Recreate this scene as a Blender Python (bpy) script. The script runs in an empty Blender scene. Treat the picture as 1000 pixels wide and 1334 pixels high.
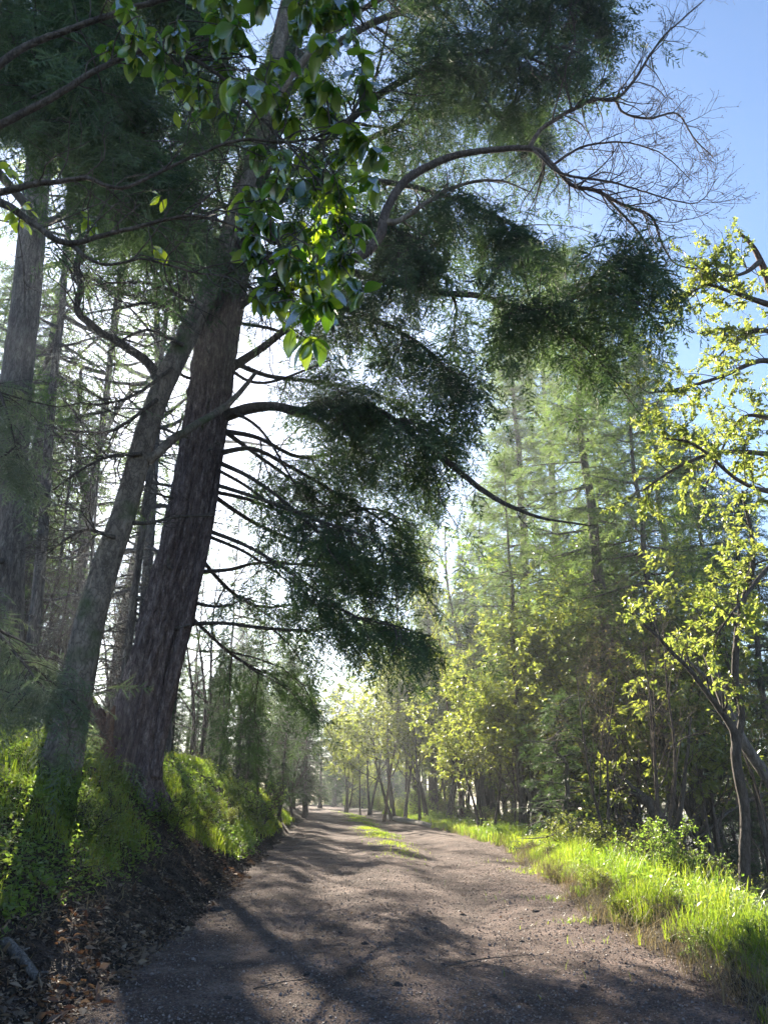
import bpy, math, time
import numpy as np
from mathutils import Vector, noise as mnoise
T00 = time.time()
R = math.radians
scene = bpy.context.scene
COL = scene.collection

# ------------------------------------------------------------------ camera
F = 1000.0                      # focal length in photo pixels (photo 1000 x 1334)
PITCH = math.atan((1032 - 667) / F)
CAMZ = 1.55
cp, sp = math.cos(PITCH), math.sin(PITCH)
cam_d = bpy.data.cameras.new('camera'); cam = bpy.data.objects.new('camera', cam_d); COL.objects.link(cam)
cam_d.sensor_fit = 'VERTICAL'; cam_d.sensor_height = 34.6; cam_d.lens = 34.6 * F / 1334
cam_d.clip_end = 2000; cam_d.clip_start = 0.05
cam.location = (0, 0, CAMZ); cam.rotation_euler = (R(90) + PITCH, 0, 0)
scene.camera = cam


def ray(px, py):
    u = (px - 500) / F; v = (667 - py) / F
    return np.array([u, cp - v * sp, sp + v * cp])


def at(px, py, Y):              # the point at world distance Y seen at photo pixel px, py
    d = ray(px, py); return np.array([0, 0, CAMZ]) + d * (Y / d[1])


def wid(px, py, Y, w):          # metres of a width of w photo pixels there
    return w * (Y / ray(px, py)[1]) / F


def gpt(px, py, z=0.0):         # the point on height z seen at a pixel
    d = ray(px, py); return np.array([0, 0, CAMZ]) + d * ((z - CAMZ) / d[2])


def nrm(a):
    return a / np.maximum(np.linalg.norm(a, axis=-1, keepdims=True), 1e-9)


# ------------------------------------------------------------------ mesh helpers
class MB:
    def __init__(s):
        s.V = []; s.T = []; s.Q = []; s.A = []; s.n = 0

    def add(s, V, T=None, Q=None, tint=0.5):
        V = np.asarray(V, dtype=np.float32).reshape(-1, 3)
        if T is not None and len(T): s.T.append(np.asarray(T, dtype=np.int64).reshape(-1, 3) + s.n)
        if Q is not None and len(Q): s.Q.append(np.asarray(Q, dtype=np.int64).reshape(-1, 4) + s.n)
        s.V.append(V); s.A.append(np.broadcast_to(np.asarray(tint, dtype=np.float32), (len(V),)).copy()); s.n += len(V)

    def mesh(s, name, mat, smooth=False):
        me = bpy.data.meshes.new(name)
        V = np.concatenate(s.V) if s.V else np.zeros((0, 3), np.float32)
        T = np.concatenate(s.T) if s.T else np.zeros((0, 3), np.int64)
        Q = np.concatenate(s.Q) if s.Q else np.zeros((0, 4), np.int64)
        me.vertices.add(len(V)); me.vertices.foreach_set('co', V.ravel())
        loops = np.concatenate([T.ravel(), Q.ravel()]).astype(np.int32)
        me.loops.add(len(loops)); me.loops.foreach_set('vertex_index', loops)
        tot = np.concatenate([np.full(len(T), 3), np.full(len(Q), 4)]).astype(np.int32)
        me.polygons.add(len(tot))
        st = np.concatenate([[0], np.cumsum(tot)[:-1]]).astype(np.int32) if len(tot) else tot
        me.polygons.foreach_set('loop_start', st)
        me.polygons.foreach_set('use_smooth', np.full(len(tot), smooth, dtype=bool))
        at_ = me.attributes.new('tint', 'FLOAT', 'POINT'); at_.data.foreach_set('value', np.concatenate(s.A) if s.A else np.zeros(0, np.float32))
        me.update(calc_edges=True); me.validate()
        me.materials.append(mat)
        return me

    def build(s, name, mat, parent=None, smooth=False, origin=None):
        if origin is None and parent is not None: origin = np.array(parent.location)
        if origin is not None: s.V = [v - np.asarray(origin, dtype=np.float32) for v in s.V]
        o = bpy.data.objects.new(name, s.mesh(name, mat, smooth)); COL.objects.link(o)
        if parent is not None: o.parent = parent
        elif origin is not None: o.location = origin
        return o


def tag(o, label=None, cat=None, group=None, kind=None):
    for k, v in (('label', label), ('category', cat), ('group', group), ('kind', kind)):
        if v is not None: o[k] = v
    return o


def thing(name, loc, label, cat, group=None):
    o = bpy.data.objects.new(name, None); COL.objects.link(o); o.location = tuple(float(c) for c in loc)
    o.empty_display_size = 0.2
    return tag(o, label, cat, group)


def cr(P, n):                   # smooth resample of a control polyline (any number of columns)
    P = np.asarray(P, dtype=float); m = len(P)
    Q = np.vstack([2 * P[0] - P[1], P, 2 * P[-1] - P[-2]])
    t = np.linspace(0, m - 1 - 1e-6, n); i = t.astype(int); f = (t - i)[:, None]
    a, b, c, d = Q[i], Q[i + 1], Q[i + 2], Q[i + 3]
    return 0.5 * (2 * b + (c - a) * f + (2 * a - 5 * b + 4 * c - d) * f ** 2 + (3 * b - a - 3 * c + d) * f ** 3)


def pxpath(L, n):               # [(px, py, Y, width px)] -> points, radii
    P = [np.append(at(a, b, c), wid(a, b, c, w) / 2) for a, b, c, w in L]
    P = cr(P, n); return P[:, :3], np.maximum(P[:, 3], 0.002)


def tubes(mb, P, Rr, sides=5, tint=0.5):   # P (N,K,3), Rr (N,K)
    P = np.asarray(P, dtype=float); Rr = np.asarray(Rr, dtype=float)
    if P.ndim == 2: P = P[None]; Rr = Rr[None]
    N, K = P.shape[:2]
    if N == 0: return
    tg = nrm(np.gradient(P, axis=1))
    ref = np.where(np.abs(tg[:, :1, 2:3]) < 0.9, np.array([0, 0, 1.0]), np.array([1.0, 0, 0]))
    u = np.zeros_like(P); uu = nrm(np.cross(ref[:, 0], tg[:, 0])); u[:, 0] = uu
    for k in range(1, K):
        uu = nrm(uu - (uu * tg[:, k]).sum(-1, keepdims=True) * tg[:, k]); u[:, k] = uu
    w = np.cross(tg, u)
    th = np.linspace(0, 2 * np.pi, sides, endpoint=False)
    ring = P[:, :, None] + Rr[:, :, None, None] * (np.cos(th)[None, None, :, None] * u[:, :, None] + np.sin(th)[None, None, :, None] * w[:, :, None])
    i = np.arange(K - 1)[:, None] * sides; j = np.arange(sides)[None]; j2 = (j + 1) % sides
    q = np.stack([i + j, i + j2, i + sides + j2, i + sides + j], -1).reshape(-1, 4)
    Q = (q[None] + (np.arange(N) * K * sides)[:, None, None]).reshape(-1, 4)
    mb.add(ring.reshape(-1, 3), Q=Q, tint=tint)


def grow(rng, P0, D0, L, K, wander=0.25, bias=(0, 0, 0)):
    N = len(P0); P = np.zeros((N, K, 3)); P[:, 0] = P0; d = nrm(D0); b = np.asarray(bias, dtype=float)
    for k in range(1, K):
        d = nrm(d + wander * rng.normal(size=(N, 3)) + b)
        P[:, k] = P[:, k - 1] + d * (L / (K - 1))[:, None]
    return P


def along(P, idx, t):           # points and tangents at t in [0,1] on paths P[idx]
    K = P.shape[1]; f = np.clip(t, 0, 0.9999) * (K - 1); i = f.astype(int); f = (f - i)[:, None]
    a, b = P[idx, i], P[idx, i + 1]
    return a + (b - a) * f, nrm(b - a)


def spawn(rng, P, per, t0, t1, ang, planar=0.0):   # children of paths: origin, direction, parent index, t
    N = len(P); idx = np.repeat(np.arange(N), per)
    t = t0 + (t1 - t0) * ((np.tile(np.arange(per), N) + rng.uniform(0, 1, N * per)) / per)
    o, tg = along(P, idx, t)
    side = nrm(np.cross(tg, np.array([0, 0, 1.0])) + 1e-6); up = np.cross(side, tg)
    az = rng.uniform(0, 2 * np.pi, len(idx))
    if planar:
        az = np.where(np.tile(np.arange(per), N) % 2, 0, np.pi) + rng.normal(0, 0.9 * (1 - planar), len(idx))
    a = ang * rng.uniform(0.7, 1.3, len(idx))
    d = np.cos(a)[:, None] * tg + np.sin(a)[:, None] * (np.cos(az)[:, None] * side + np.sin(az)[:, None] * up)
    return o, d, idx, t


def taper(r0, K, end=0.15):
    return np.asarray(r0)[:, None] * np.linspace(1, end, K)[None]


def stamp(mb, T, pos, ax, up, sc, tint):
    TV, TF = T; N = len(pos)
    if N == 0: return
    ax = nrm(ax); y = nrm(np.cross(up, ax) + 1e-7); z = np.cross(ax, y)
    V = pos[:, None] + sc[:, None, None] * (TV[None, :, 0:1] * ax[:, None] + TV[None, :, 1:2] * y[:, None] + TV[None, :, 2:3] * z[:, None])
    Fc = (TF[None] + (np.arange(N) * len(TV))[:, None, None]).reshape(-1, 3)
    mb.add(V.reshape(-1, 3), T=Fc, tint=np.repeat(tint, len(TV)))


def stampv(rng, mb, TS, pos, ax, up, sc, tint):
    k = rng.integers(0, len(TS), len(pos))
    for i, T in enumerate(TS):
        m = k == i; stamp(mb, T, pos[m], ax[m], up[m], sc[m], tint[m])


# ------------------------------------------------------------------ leaf shapes
def fir_spray(seed, n, ln=0.27, w=0.045):
    g = np.random.default_rng(seed); V = []; T = []
    V += [(0, -.012, 0), (0, .012, 0), (1, 0, 0)]; T.append((0, 1, 2))
    for i in range(n):
        t = (i + .5) / n; s = 1 if i % 2 else -1
        l = ln * (1 - .55 * t ** 2) * g.uniform(.75, 1.2); a = g.uniform(.75, 1.15)
        k = len(V); z = g.normal(0, .35)
        V += [(t - w / 2, 0, 0), (t + w / 2, 0, 0), (t + l * math.cos(a), s * l * math.sin(a), l * z * .6)]
        T.append((k, k + 1, k + 2))
    return np.array(V), np.array(T)


def frond(seed, n, nd, nl, nw, kw):
    """a flat conifer spray: side twigs as slim brushes of width kw, a few needle tips standing out of each"""
    g = np.random.default_rng(seed); V = [(0, -.01, 0), (0, .01, 0), (1, 0, -.14)]; T = [(0, 1, 2)]
    def tw(b, d, l, k):
        b = np.array(b); d = np.array(d); d = d / np.linalg.norm(d); p = np.array([-d[1], d[0], g.normal(0, .35)]); i0 = len(V); m = b + d * l * .45; e = b + d * l - np.array([0, 0, l * .12])
        V.extend([tuple(b), tuple(m - p * kw / 2), tuple(e), tuple(m + p * kw / 2)]); T.extend([(i0, i0 + 1, i0 + 2), (i0, i0 + 2, i0 + 3)])
        for q_ in range(k):
            u = (q_ + .6) / k; s = 1 if q_ % 2 else -1; q = b + d * l * u; L = nl * g.uniform(.75, 1.3) * (1.1 - .4 * u); aa = g.uniform(.45, .9)
            f = q + (d * math.cos(aa) + p * s * math.sin(aa) + np.array([0, 0, g.normal(.05, .3)])) * L; i0 = len(V)
            V.extend([tuple(q - d * nw / 2), tuple(q + d * nw / 2), tuple(f)]); T.append((i0, i0 + 1, i0 + 2))
    for i in range(n):
        t = (i + .7) / n; s = 1 if i % 2 else -1; l = (.46 * (1 - t) ** .7 + .07) * g.uniform(.6, 1.3); an = g.uniform(.7, 1.1)
        if g.uniform() < .12: continue
        tw((t, 0, -.14 * t * t), (math.cos(an), s * math.sin(an), g.normal(-.14, .14)), l, max(1, int(round(nd * l / .35))))
    tw((.8, 0, -.1), (1, 0, -.2), .26, nd)
    return np.array(V), np.array(T)


def leaf_simple(w=.26, fold=.07, droop=.12):
    return (np.array([(0, 0, 0), (.42, w, fold), (1, 0, -droop), (.42, -w, fold)]), np.array([(0, 1, 2), (0, 2, 3)]))


def leaf_big(seed, w=.25, bend=.25):
    g = np.random.default_rng(seed); st = [0, .12, .28, .48, .68, .85, 1]; V = []; T = []
    ww = [.012, .1, .2, .25, .215, .12, .008]; b = bend * g.uniform(.4, 1.4); c = g.uniform(.02, .09); tw = g.normal(0, .05)
    for s, h in zip(st, ww):
        h = h * w / .25; z = -b * s * s
        V += [(s, h, z + c * h * 4 + tw * s), (s, 0, z), (s, -h, z + c * h * 4 - tw * s)]
    for i in range(len(st) - 1):
        a = 3 * i
        T += [(a, a + 3, a + 4), (a, a + 4, a + 1), (a + 1, a + 4, a + 5), (a + 1, a + 5, a + 2)]
    return np.array(V), np.array(T)


FIR_FINE = [fir_spray(i, 18, .27, .05) for i in range(4)]
FIR_MID = [fir_spray(10 + i, 12, .33, .085) for i in range(4)]
FIR_FAR = [fir_spray(20 + i, 8, .38, .125) for i in range(3)]
FR_MID = [frond(50 + i, 10, 4, .12, .045, .056) for i in range(6)]
FR_NEAR = [frond(60 + i, 12, 8, .095, .026, .045) for i in range(6)]
LEAF = [leaf_simple(.26, .07, .12), leaf_simple(.2, .1, .25), leaf_simple(.3, .04, .05)]
BIG = [leaf_big(i) for i in range(6)]

# ------------------------------------------------------------------ materials
def newmat(name):
    m = bpy.data.materials.new(name); m.use_nodes = True; nt = m.node_tree; nt.nodes.clear()
    out = nt.nodes.new('ShaderNodeOutputMaterial')
    def N(t, **kw):
        n = nt.nodes.new('ShaderNode' + t)
        for k, v in kw.items():
            if k.startswith('i_'):
                key = k[2:].replace('_', ' '); n.inputs[int(key) if key.isdigit() else key].default_value = v
            else: setattr(n, k, v)
        return n
    return m, nt, N, out, nt.links.new


def ramp(N, L, src, stops):
    r = N('ValToRGB'); e = r.color_ramp.elements
    while len(e) < len(stops): e.new(.5)
    for x, (p, c) in zip(e, stops):
        x.position = p; x.color = (*c, 1)
    L(src, r.inputs[0]); return r.outputs[0]


def mat_leaf(name, c1, c2, t1, t2, trans=.5, gloss=.05, rough=.4):
    m, nt, N, out, L = newmat(name)
    a = N('Attribute', attribute_name='tint')
    col = ramp(N, L, a.outputs['Fac'], [(0, c1), (1, c2)]); tcol = ramp(N, L, a.outputs['Fac'], [(0, t1), (1, t2)])
    d = N('BsdfDiffuse'); t = N('BsdfTranslucent'); L(col, d.inputs[0]); L(tcol, t.inputs[0])
    mx = N('MixShader', i_0=trans); L(d.outputs[0], mx.inputs[1]); L(t.outputs[0], mx.inputs[2])
    g = N('BsdfGlossy'); g.inputs['Roughness'].default_value = rough
    m2 = N('MixShader'); lw = N('LayerWeight', i_Blend=.25)
    mm = N('Math', operation='MULTIPLY_ADD'); L(lw.outputs['Fresnel'], mm.inputs[0]); mm.inputs[1].default_value = gloss * 3; mm.inputs[2].default_value = gloss
    L(mm.outputs[0], m2.inputs[0]); L(mx.outputs[0], m2.inputs[1]); L(g.outputs[0], m2.inputs[2]); L(m2.outputs[0], out.inputs[0])
    return m


def mat_bark(name, dark, mid, light, sc=(6, 6, 1.2), bump=.6, moss=None, mossamt=.5, fine=18):
    m, nt, N, out, L = newmat(name)
    tc = N('TexCoord'); mp = N('Mapping'); mp.inputs['Scale'].default_value = sc; L(tc.outputs['Object'], mp.inputs[0])
    n1 = N('TexNoise', i_Scale=2.2, i_Detail=8, i_Roughness=.65); L(mp.outputs[0], n1.inputs['Vector'])
    vo = N('TexVoronoi', i_Scale=2.6, feature='DISTANCE_TO_EDGE'); 
    n0 = N('TexNoise', i_Scale=3, i_Detail=3); L(mp.outputs[0], n0.inputs['Vector'])
    av = N('VectorMath', operation='ADD'); L(mp.outputs[0], av.inputs[0]); L(n0.outputs['Color'], av.inputs[1]); L(av.outputs[0], vo.inputs['Vector'])
    n2 = N('TexNoise', i_Scale=fine, i_Detail=5); L(tc.outputs['Object'], n2.inputs['Vector'])
    c = ramp(N, L, n1.outputs['Fac'], [(.3, dark), (.52, mid), (.72, light)])
    cr_ = ramp(N, L, vo.outputs['Distance'], [(0, (.35, .33, .33)), (.14, (1, 1, 1))])
    mu = N('MixRGB', blend_type='MULTIPLY', i_0=.75); L(c, mu.inputs[1]); L(cr_, mu.inputs[2]); c = mu.outputs[0]
    if moss:
        nm = N('TexNoise', i_Scale=1.4, i_Detail=6); L(tc.outputs['Object'], nm.inputs['Vector'])
        f = ramp(N, L, nm.outputs['Fac'], [(1 - mossamt - .06, (0, 0, 0)), (1 - mossamt + .1, (1, 1, 1))])
        mm = N('MixRGB'); L(f, mm.inputs[0]); L(c, mm.inputs[1]); mm.inputs[2].default_value = (*moss, 1); c = mm.outputs[0]
    b = N('BsdfPrincipled', i_Roughness=.9); L(c, b.inputs['Base Color'])
    b.inputs['Specular IOR Level'].default_value = .2
    s1 = N('Math', operation='MULTIPLY_ADD'); L(vo.outputs['Distance'], s1.inputs[0]); s1.inputs[1].default_value = 1.2; L(n1.outputs['Fac'], s1.inputs[2])
    s2 = N('Math', operation='MULTIPLY_ADD'); L(n2.outputs['Fac'], s2.inputs[0]); s2.inputs[1].default_value = .5; L(s1.outputs[0], s2.inputs[2])
    bp = N('Bump', i_Strength=bump, i_Distance=.05); L(s2.outputs[0], bp.inputs['Height']); L(bp.outputs[0], b.inputs['Normal'])
    L(b.outputs[0], out.inputs[0]); return m


def mat_noise(name, stops, scale, bump=.4, bscale=60, rough=.95, dist=.02, two=None):
    m, nt, N, out, L = newmat(name)
    tc = N('TexCoord')
    n1 = N('TexNoise', i_Scale=scale, i_Detail=9, i_Roughness=.7); L(tc.outputs['Object'], n1.inputs['Vector'])
    c = ramp(N, L, n1.outputs['Fac'], stops)
    n2 = N('TexNoise', i_Scale=bscale, i_Detail=6, i_Roughness=.7); L(tc.outputs['Object'], n2.inputs['Vector'])
    n3 = N('TexVoronoi', i_Scale=bscale * 1.3); L(tc.outputs['Object'], n3.inputs['Vector'])
    v = ramp(N, L, n3.outputs['Color'], [(0.1, (.55, .53, .52)), (.55, (1, 1, 1)), (.95, (1.6, 1.5, 1.45))])
    mu = N('MixRGB', blend_type='MULTIPLY', i_0=.9); L(c, mu.inputs[1]); L(v, mu.inputs[2]); c = mu.outputs[0]
    if two:
        a = N('Attribute', attribute_name='tint'); mm = N('MixRGB'); L(a.outputs['Fac'], mm.inputs[0])
        n5 = N('TexNoise', i_Scale=scale * 1.7, i_Detail=7); L(tc.outputs['Object'], n5.inputs['Vector'])
        L(c, mm.inputs[1]); L(ramp(N, L, n5.outputs['Fac'], two), mm.inputs[2]); c = mm.outputs[0]
    b = N('BsdfPrincipled', i_Roughness=rough); b.inputs['Specular IOR Level'].default_value = .25; L(c, b.inputs['Base Color'])
    ad = N('Math', operation='ADD'); L(n2.outputs['Fac'], ad.inputs[0]); L(n3.outputs['Distance'], ad.inputs[1])
    bp = N('Bump', i_Strength=bump, i_Distance=dist); L(ad.outputs[0], bp.inputs['Height']); L(bp.outputs[0], b.inputs['Normal'])
    L(b.outputs[0], out.inputs[0]); return m


M = {}
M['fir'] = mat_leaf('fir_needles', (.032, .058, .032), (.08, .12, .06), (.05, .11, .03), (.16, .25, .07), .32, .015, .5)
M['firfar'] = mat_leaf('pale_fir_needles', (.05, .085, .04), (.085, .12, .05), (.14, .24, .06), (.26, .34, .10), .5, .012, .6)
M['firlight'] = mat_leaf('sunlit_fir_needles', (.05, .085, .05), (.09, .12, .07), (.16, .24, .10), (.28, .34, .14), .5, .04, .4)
M['madrone'] = mat_leaf('madrone_leaves', (.025, .065, .03), (.07, .12, .035), (.11, .28, .01), (.52, .66, .03), .5, .11, .24)
M['yellow'] = mat_leaf('spring_leaves', (.09, .13, .03), (.14, .17, .035), (.26, .36, .05), (.48, .50, .07), .55, .05, .4)
M['olive'] = mat_leaf('olive_leaves', (.06, .09, .03), (.13, .15, .05), (.26, .38, .05), (.55, .58, .10), .56, .06, .35)
M['green'] = mat_leaf('green_leaves', (.05, .10, .03), (.09, .14, .04), (.16, .30, .04), (.32, .42, .06), .5, .05, .4)
M['grass'] = mat_leaf('grass_blades', (.06, .11, .02), (.15, .18, .03), (.20, .36, .02), (.52, .60, .05), .58, .03, .45)
M['straw'] = mat_leaf('dry_grass', (.12, .09, .05), (.34, .28, .16), (.15, .11, .05), (.40, .33, .16), .4, .02, .6)
M['cover'] = mat_leaf('ground_cover_leaves', (.06, .11, .035), (.13, .18, .05), (.22, .40, .04), (.42, .54, .08), .55, .03, .45)
M['litter'] = mat_leaf('dead_leaves', (.06, .04, .03), (.28, .21, .15), (.14, .055, .02), (.28, .17, .08), .25, .02, .6)
M['brown'] = mat_leaf('dry_brush_leaves', (.09, .07, .04), (.16, .12, .06), (.22, .17, .06), (.34, .28, .10), .45, .02, .6)
M['barkfir'] = mat_bark('furrowed_fir_bark', (.075, .054, .054), (.20, .15, .145), (.44, .36, .34), (7, 7, 1.9), 1.0)
M['barkmaple'] = mat_bark('smooth_mossy_bark', (.11, .09, .075), (.19, .155, .13), (.30, .25, .21), (3, 3, 1.6), .5, (.06, .085, .03), .42)
M['barkgrey'] = mat_bark('grey_bark', (.08, .07, .065), (.16, .14, .13), (.28, .25, .23), (5, 5, 1.2), .6)
M['barkred'] = mat_bark('red_madrone_bark', (.06, .035, .028), (.14, .08, .06), (.24, .17, .14), (5, 5, 1.5), .5)
M['barkdark'] = mat_bark('dark_twig_bark', (.05, .042, .038), (.09, .075, .065), (.15, .13, .115), (6, 6, 2), .4)
M['twig'] = mat_bark('bare_twig_bark', (.07, .053, .046), (.115, .09, .08), (.18, .15, .13), (6, 6, 2), .3)
M['road'] = mat_noise('crushed_cinder_track', [(.28, (.052, .035, .029)), (.5, (.135, .094, .08)), (.72, (.29, .215, .185))], 1.1, 1.0, 48, dist=.035, two=[(.35, (.10, .085, .05)), (.65, (.16, .14, .07))])
M['soil'] = mat_noise('dark_forest_soil', [(.3, (.022, .016, .014)), (.5, (.055, .040, .033)), (.7, (.12, .085, .065))], 3.0, 1.0, 40, dist=.03,
                      two=[(.35, (.03, .03, .017)), (.65, (.075, .07, .035))])
M['rock'] = mat_noise('dark_stone', [(.3, (.035, .03, .03)), (.6, (.10, .085, .08)), (.8, (.2, .18, .17))], 9, .6, 40)
M['log'] = mat_bark('weathered_pale_wood', (.16, .14, .125), (.32, .29, .26), (.48, .45, .41), (3, 14, 14), .5)
M['pebble'] = mat_leaf('pebbles', (.08, .062, .057), (.27, .215, .195), (.05, .04, .04), (.2, .18, .17), .02, .05, .5)

# ------------------------------------------------------------------ terrain
_tab = np.random.default_rng(5).uniform(-1, 1, (256, 256))
def vn(x, y):
    xi = np.floor(x).astype(int); yi = np.floor(y).astype(int); fx = x - xi; fy = y - yi
    fx = fx * fx * (3 - 2 * fx); fy = fy * fy * (3 - 2 * fy)
    a = _tab[xi & 255, yi & 255]; b = _tab[(xi + 1) & 255, yi & 255]; c = _tab[xi & 255, (yi + 1) & 255]; d = _tab[(xi + 1) & 255, (yi + 1) & 255]
    return a + (b - a) * fx + (c - a) * fy + (a - b - c + d) * fx * fy
def fbm(x, y, o=4):
    s = 0; a = 1
    for k in range(o):
        s = s + a * vn(x * 2 ** k + 17.3 * k, y * 2 ** k + 9.1 * k); a *= .5
    return s

EL = np.array([gpt(*p) for p in ((60, 1334), (125, 1290), (230, 1212), (300, 1155), (340, 1115), (375, 1085), (393, 1070), (402, 1060))])
ER = np.array([gpt(*p) for p in ((1012, 1334), (980, 1305), (900, 1262), (800, 1215), (722, 1150), (660, 1106), (600, 1088), (545, 1074), (520, 1064))])
def curve_far(y): return -0.0009 * np.maximum(y - 70, 0) ** 2
def xl(y): return np.interp(y, np.r_[-30, EL[:, 1], 100, 125, 400], np.r_[-2.6, EL[:, 0], -13, -30, -220]) + 0.10 * vn(y * 1.3 + 3, y * 0 + 2.5) + .05 * vn(y * 4, y * 0 + 7)
def xr(y): return np.interp(y, np.r_[-30, ER[:, 1], 100, 125, 400], np.r_[2.6, ER[:, 0], -7, -24, -214]) + 0.20 * vn(y * 1.1 + 40, y * 0 + 4.5) + .06 * vn(y * 4 + 9, y * 0 + 1)
def sst(a, b, x):
    t = np.clip((x - a) / (b - a), 0, 1); return t * t * (3 - 2 * t)
PL = np.array([(0, 0), (.12, .07), (.3, .24), (.6, .5), (.9, .74), (1.4, 1.25), (2.0, 1.9), (2.8, 2.35), (6, 2.9), (15, 3.7), (60, 6), (150, 9)])
PR = np.array([(0, 0), (.25, .08), (.9, .14), (1.8, .02), (3.2, -.6), (6, -1.9), (12, -4.2), (30, -8), (70, -11), (150, -9)])
def hs(y): return np.interp(y, [-30, 3, 7, 9.5, 12.5, 30, 38, 50, 80, 130], [.45, .50, .60, .74, .95, 1.08, .95, .6, .35, .3])
def zg(x, y):
    x = np.asarray(x, dtype=float); y = np.asarray(y, dtype=float)
    dl = xl(y) - x; dr = x - xr(y)
    z = np.where(dl > 0, np.interp(dl, PL[:, 0], PL[:, 1]) * hs(y), 0) + np.where(dr > 0, np.interp(dr, PR[:, 0], PR[:, 1]), 0)
    off = np.maximum(np.maximum(dl, dr), 0)
    z = z + np.where(off > 0, np.minimum(off, 1) * (.09 * fbm(x * .9, y * .9) + .05 * fbm(x * 4.2, y * 4.2, 3)) + np.clip(off - 4, 0, 20) * .03 * fbm(x * .12, y * .12), 0)
    mid = np.minimum(-dl, -dr); inside = np.clip(mid, 0, 1.2) / 1.2
    z = z + np.where(mid > 0, inside * (.022 * vn(x * 1.1, y * .22) + .012 * fbm(x * 2.5, y * 1.6, 3)) + .045 * inside * np.cos((x - .5 * (xl(y) + xr(y))) * 2.6), 0)
    lump = np.exp(-((dr - .02) / .16) ** 2) * .11 * np.clip(fbm(x * 2.3 + 5, y * 1.7, 3) + .1, 0, 1)
    return z + lump

def grid_axis(segs):
    return np.unique(np.concatenate([np.arange(a, b, s) for a, b, s in segs]))
gx = grid_axis([(-170, -30, 6), (-30, -12, 1.2), (-12, -6.5, .25), (-6.5, -1.8, .055), (-1.8, 2, .2), (2, 5.5, .08), (5.5, 12, .4), (12, 40, 1.6), (40, 171, 6)])
gy = grid_axis([(-30, 4, 1.2), (4, 6, .3), (6, 17, .06), (17, 30, .16), (30, 60, .5), (60, 120, 2), (120, 420, 8)])
X, Y_ = np.meshgrid(gx, gy, indexing='ij')
Z = zg(X, Y_)
mid = np.minimum(X - xl(Y_), xr(Y_) - X); Z = Z - .05 * sst(.05, .3, mid)
nx, ny = X.shape
i = np.arange(nx - 1)[:, None] * ny + np.arange(ny - 1)[None]
mb = MB(); dl = xl(Y_) - X; dr = X - xr(Y_)
green = np.maximum(sst(1.0, 2.2, dl + .5 * fbm(X * .8, Y_ * .8)), sst(.0, .5, dr + .2 * fbm(X, Y_)) * .8)
mb.add(np.stack([X, Y_, Z], -1).reshape(-1, 3), Q=np.stack([i, i + ny, i + ny + 1, i + 1], -1).reshape(-1, 4), tint=green.ravel())
tag(mb.build('ground', M['soil'], smooth=True), kind='structure')
ys = grid_axis([(-20, 5, .4), (5, 22, .06), (22, 60, .3), (60, 130, 1.5)]); ss = np.linspace(0, 1, 81)
YY, SS = np.meshgrid(ys, ss, indexing='ij'); A = xl(YY) - .12; B = xr(YY) + .12; XX = A + (B - A) * SS
e = np.minimum(XX - A, B - XX); ZZ = zg(XX, YY) + .006 - .06 * (1 - sst(0, .16, e)) + .008 * fbm(XX * 9, YY * 9, 2)
ny = len(ss); i = np.arange(len(ys) - 1)[:, None] * ny + np.arange(ny - 1)[None]
mb = MB(); cen = np.abs(XX - .5 * (xl(YY) + xr(YY)) - .25)
mb.add(np.stack([XX, YY, ZZ], -1).reshape(-1, 3), Q=np.stack([i, i + ny, i + ny + 1, i + 1], -1).reshape(-1, 4),
       tint=(np.clip(1.0 - cen / .55, 0, 1) * sst(20, 34, YY) * .8 + .25 * sst(.35, .0, e) * sst(-.2, .5, fbm(XX * 2, YY * 2))).ravel())
tag(mb.build('track', M['road'], smooth=True), kind='structure')


# ------------------------------------------------------------------ stuff on the ground
def scatter(rng, n, y0, y1, fx, power=1.0):
    y = y0 + (y1 - y0) * rng.uniform(0, 1, n) ** power; x = fx(y, rng); return x, y

def blades(rng, mb, x, y, h, w, lean=.35, curl=.5, sink=.02):
    n = len(x); z = zg(x, y) - sink; az = rng.uniform(0, 2 * np.pi, n); ld = np.stack([np.cos(az), np.sin(az), 0 * az], -1) * (lean * rng.uniform(.1, 1.4, n))[:, None]
    sd = np.stack([-np.sin(az + rng.normal(0, .8, n)), np.cos(az), 0 * az], -1); sd = nrm(sd) * (w / 2)[:, None]
    b = np.stack([x, y, z], -1); up = np.array([0, 0, 1.0])
    p1 = b + h[:, None] * .45 * (up + ld * .6); p2 = p1 + h[:, None] * .33 * (up * .85 + ld * (1 + curl)); p3 = p2 + h[:, None] * .25 * (up * .45 + ld * (1 + 2.2 * curl))
    V = np.stack([b - sd, b + sd, p1 - sd * .85, p1 + sd * .85, p2 - sd * .55, p2 + sd * .55, p3], 1)
    k = (np.arange(n) * 7)[:, None]
    Q = np.concatenate([k + [0, 1, 3, 2], k + [2, 3, 5, 4]]); T = k + [4, 5, 6]
    mb.add(V.reshape(-1, 3), T=T, Q=Q, tint=np.repeat(np.clip(rng.normal(.45, .25, n) + .4 * vn(x * 1.1 + 60, y * .8), 0, 1), 7))

rng = np.random.default_rng(11)
mb = MB()
def clumpy(x, y, f, th): return vn(x * f + 31, y * f + 7) + .5 * vn(x * f * 2.7, y * f * 2.7) > th
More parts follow.
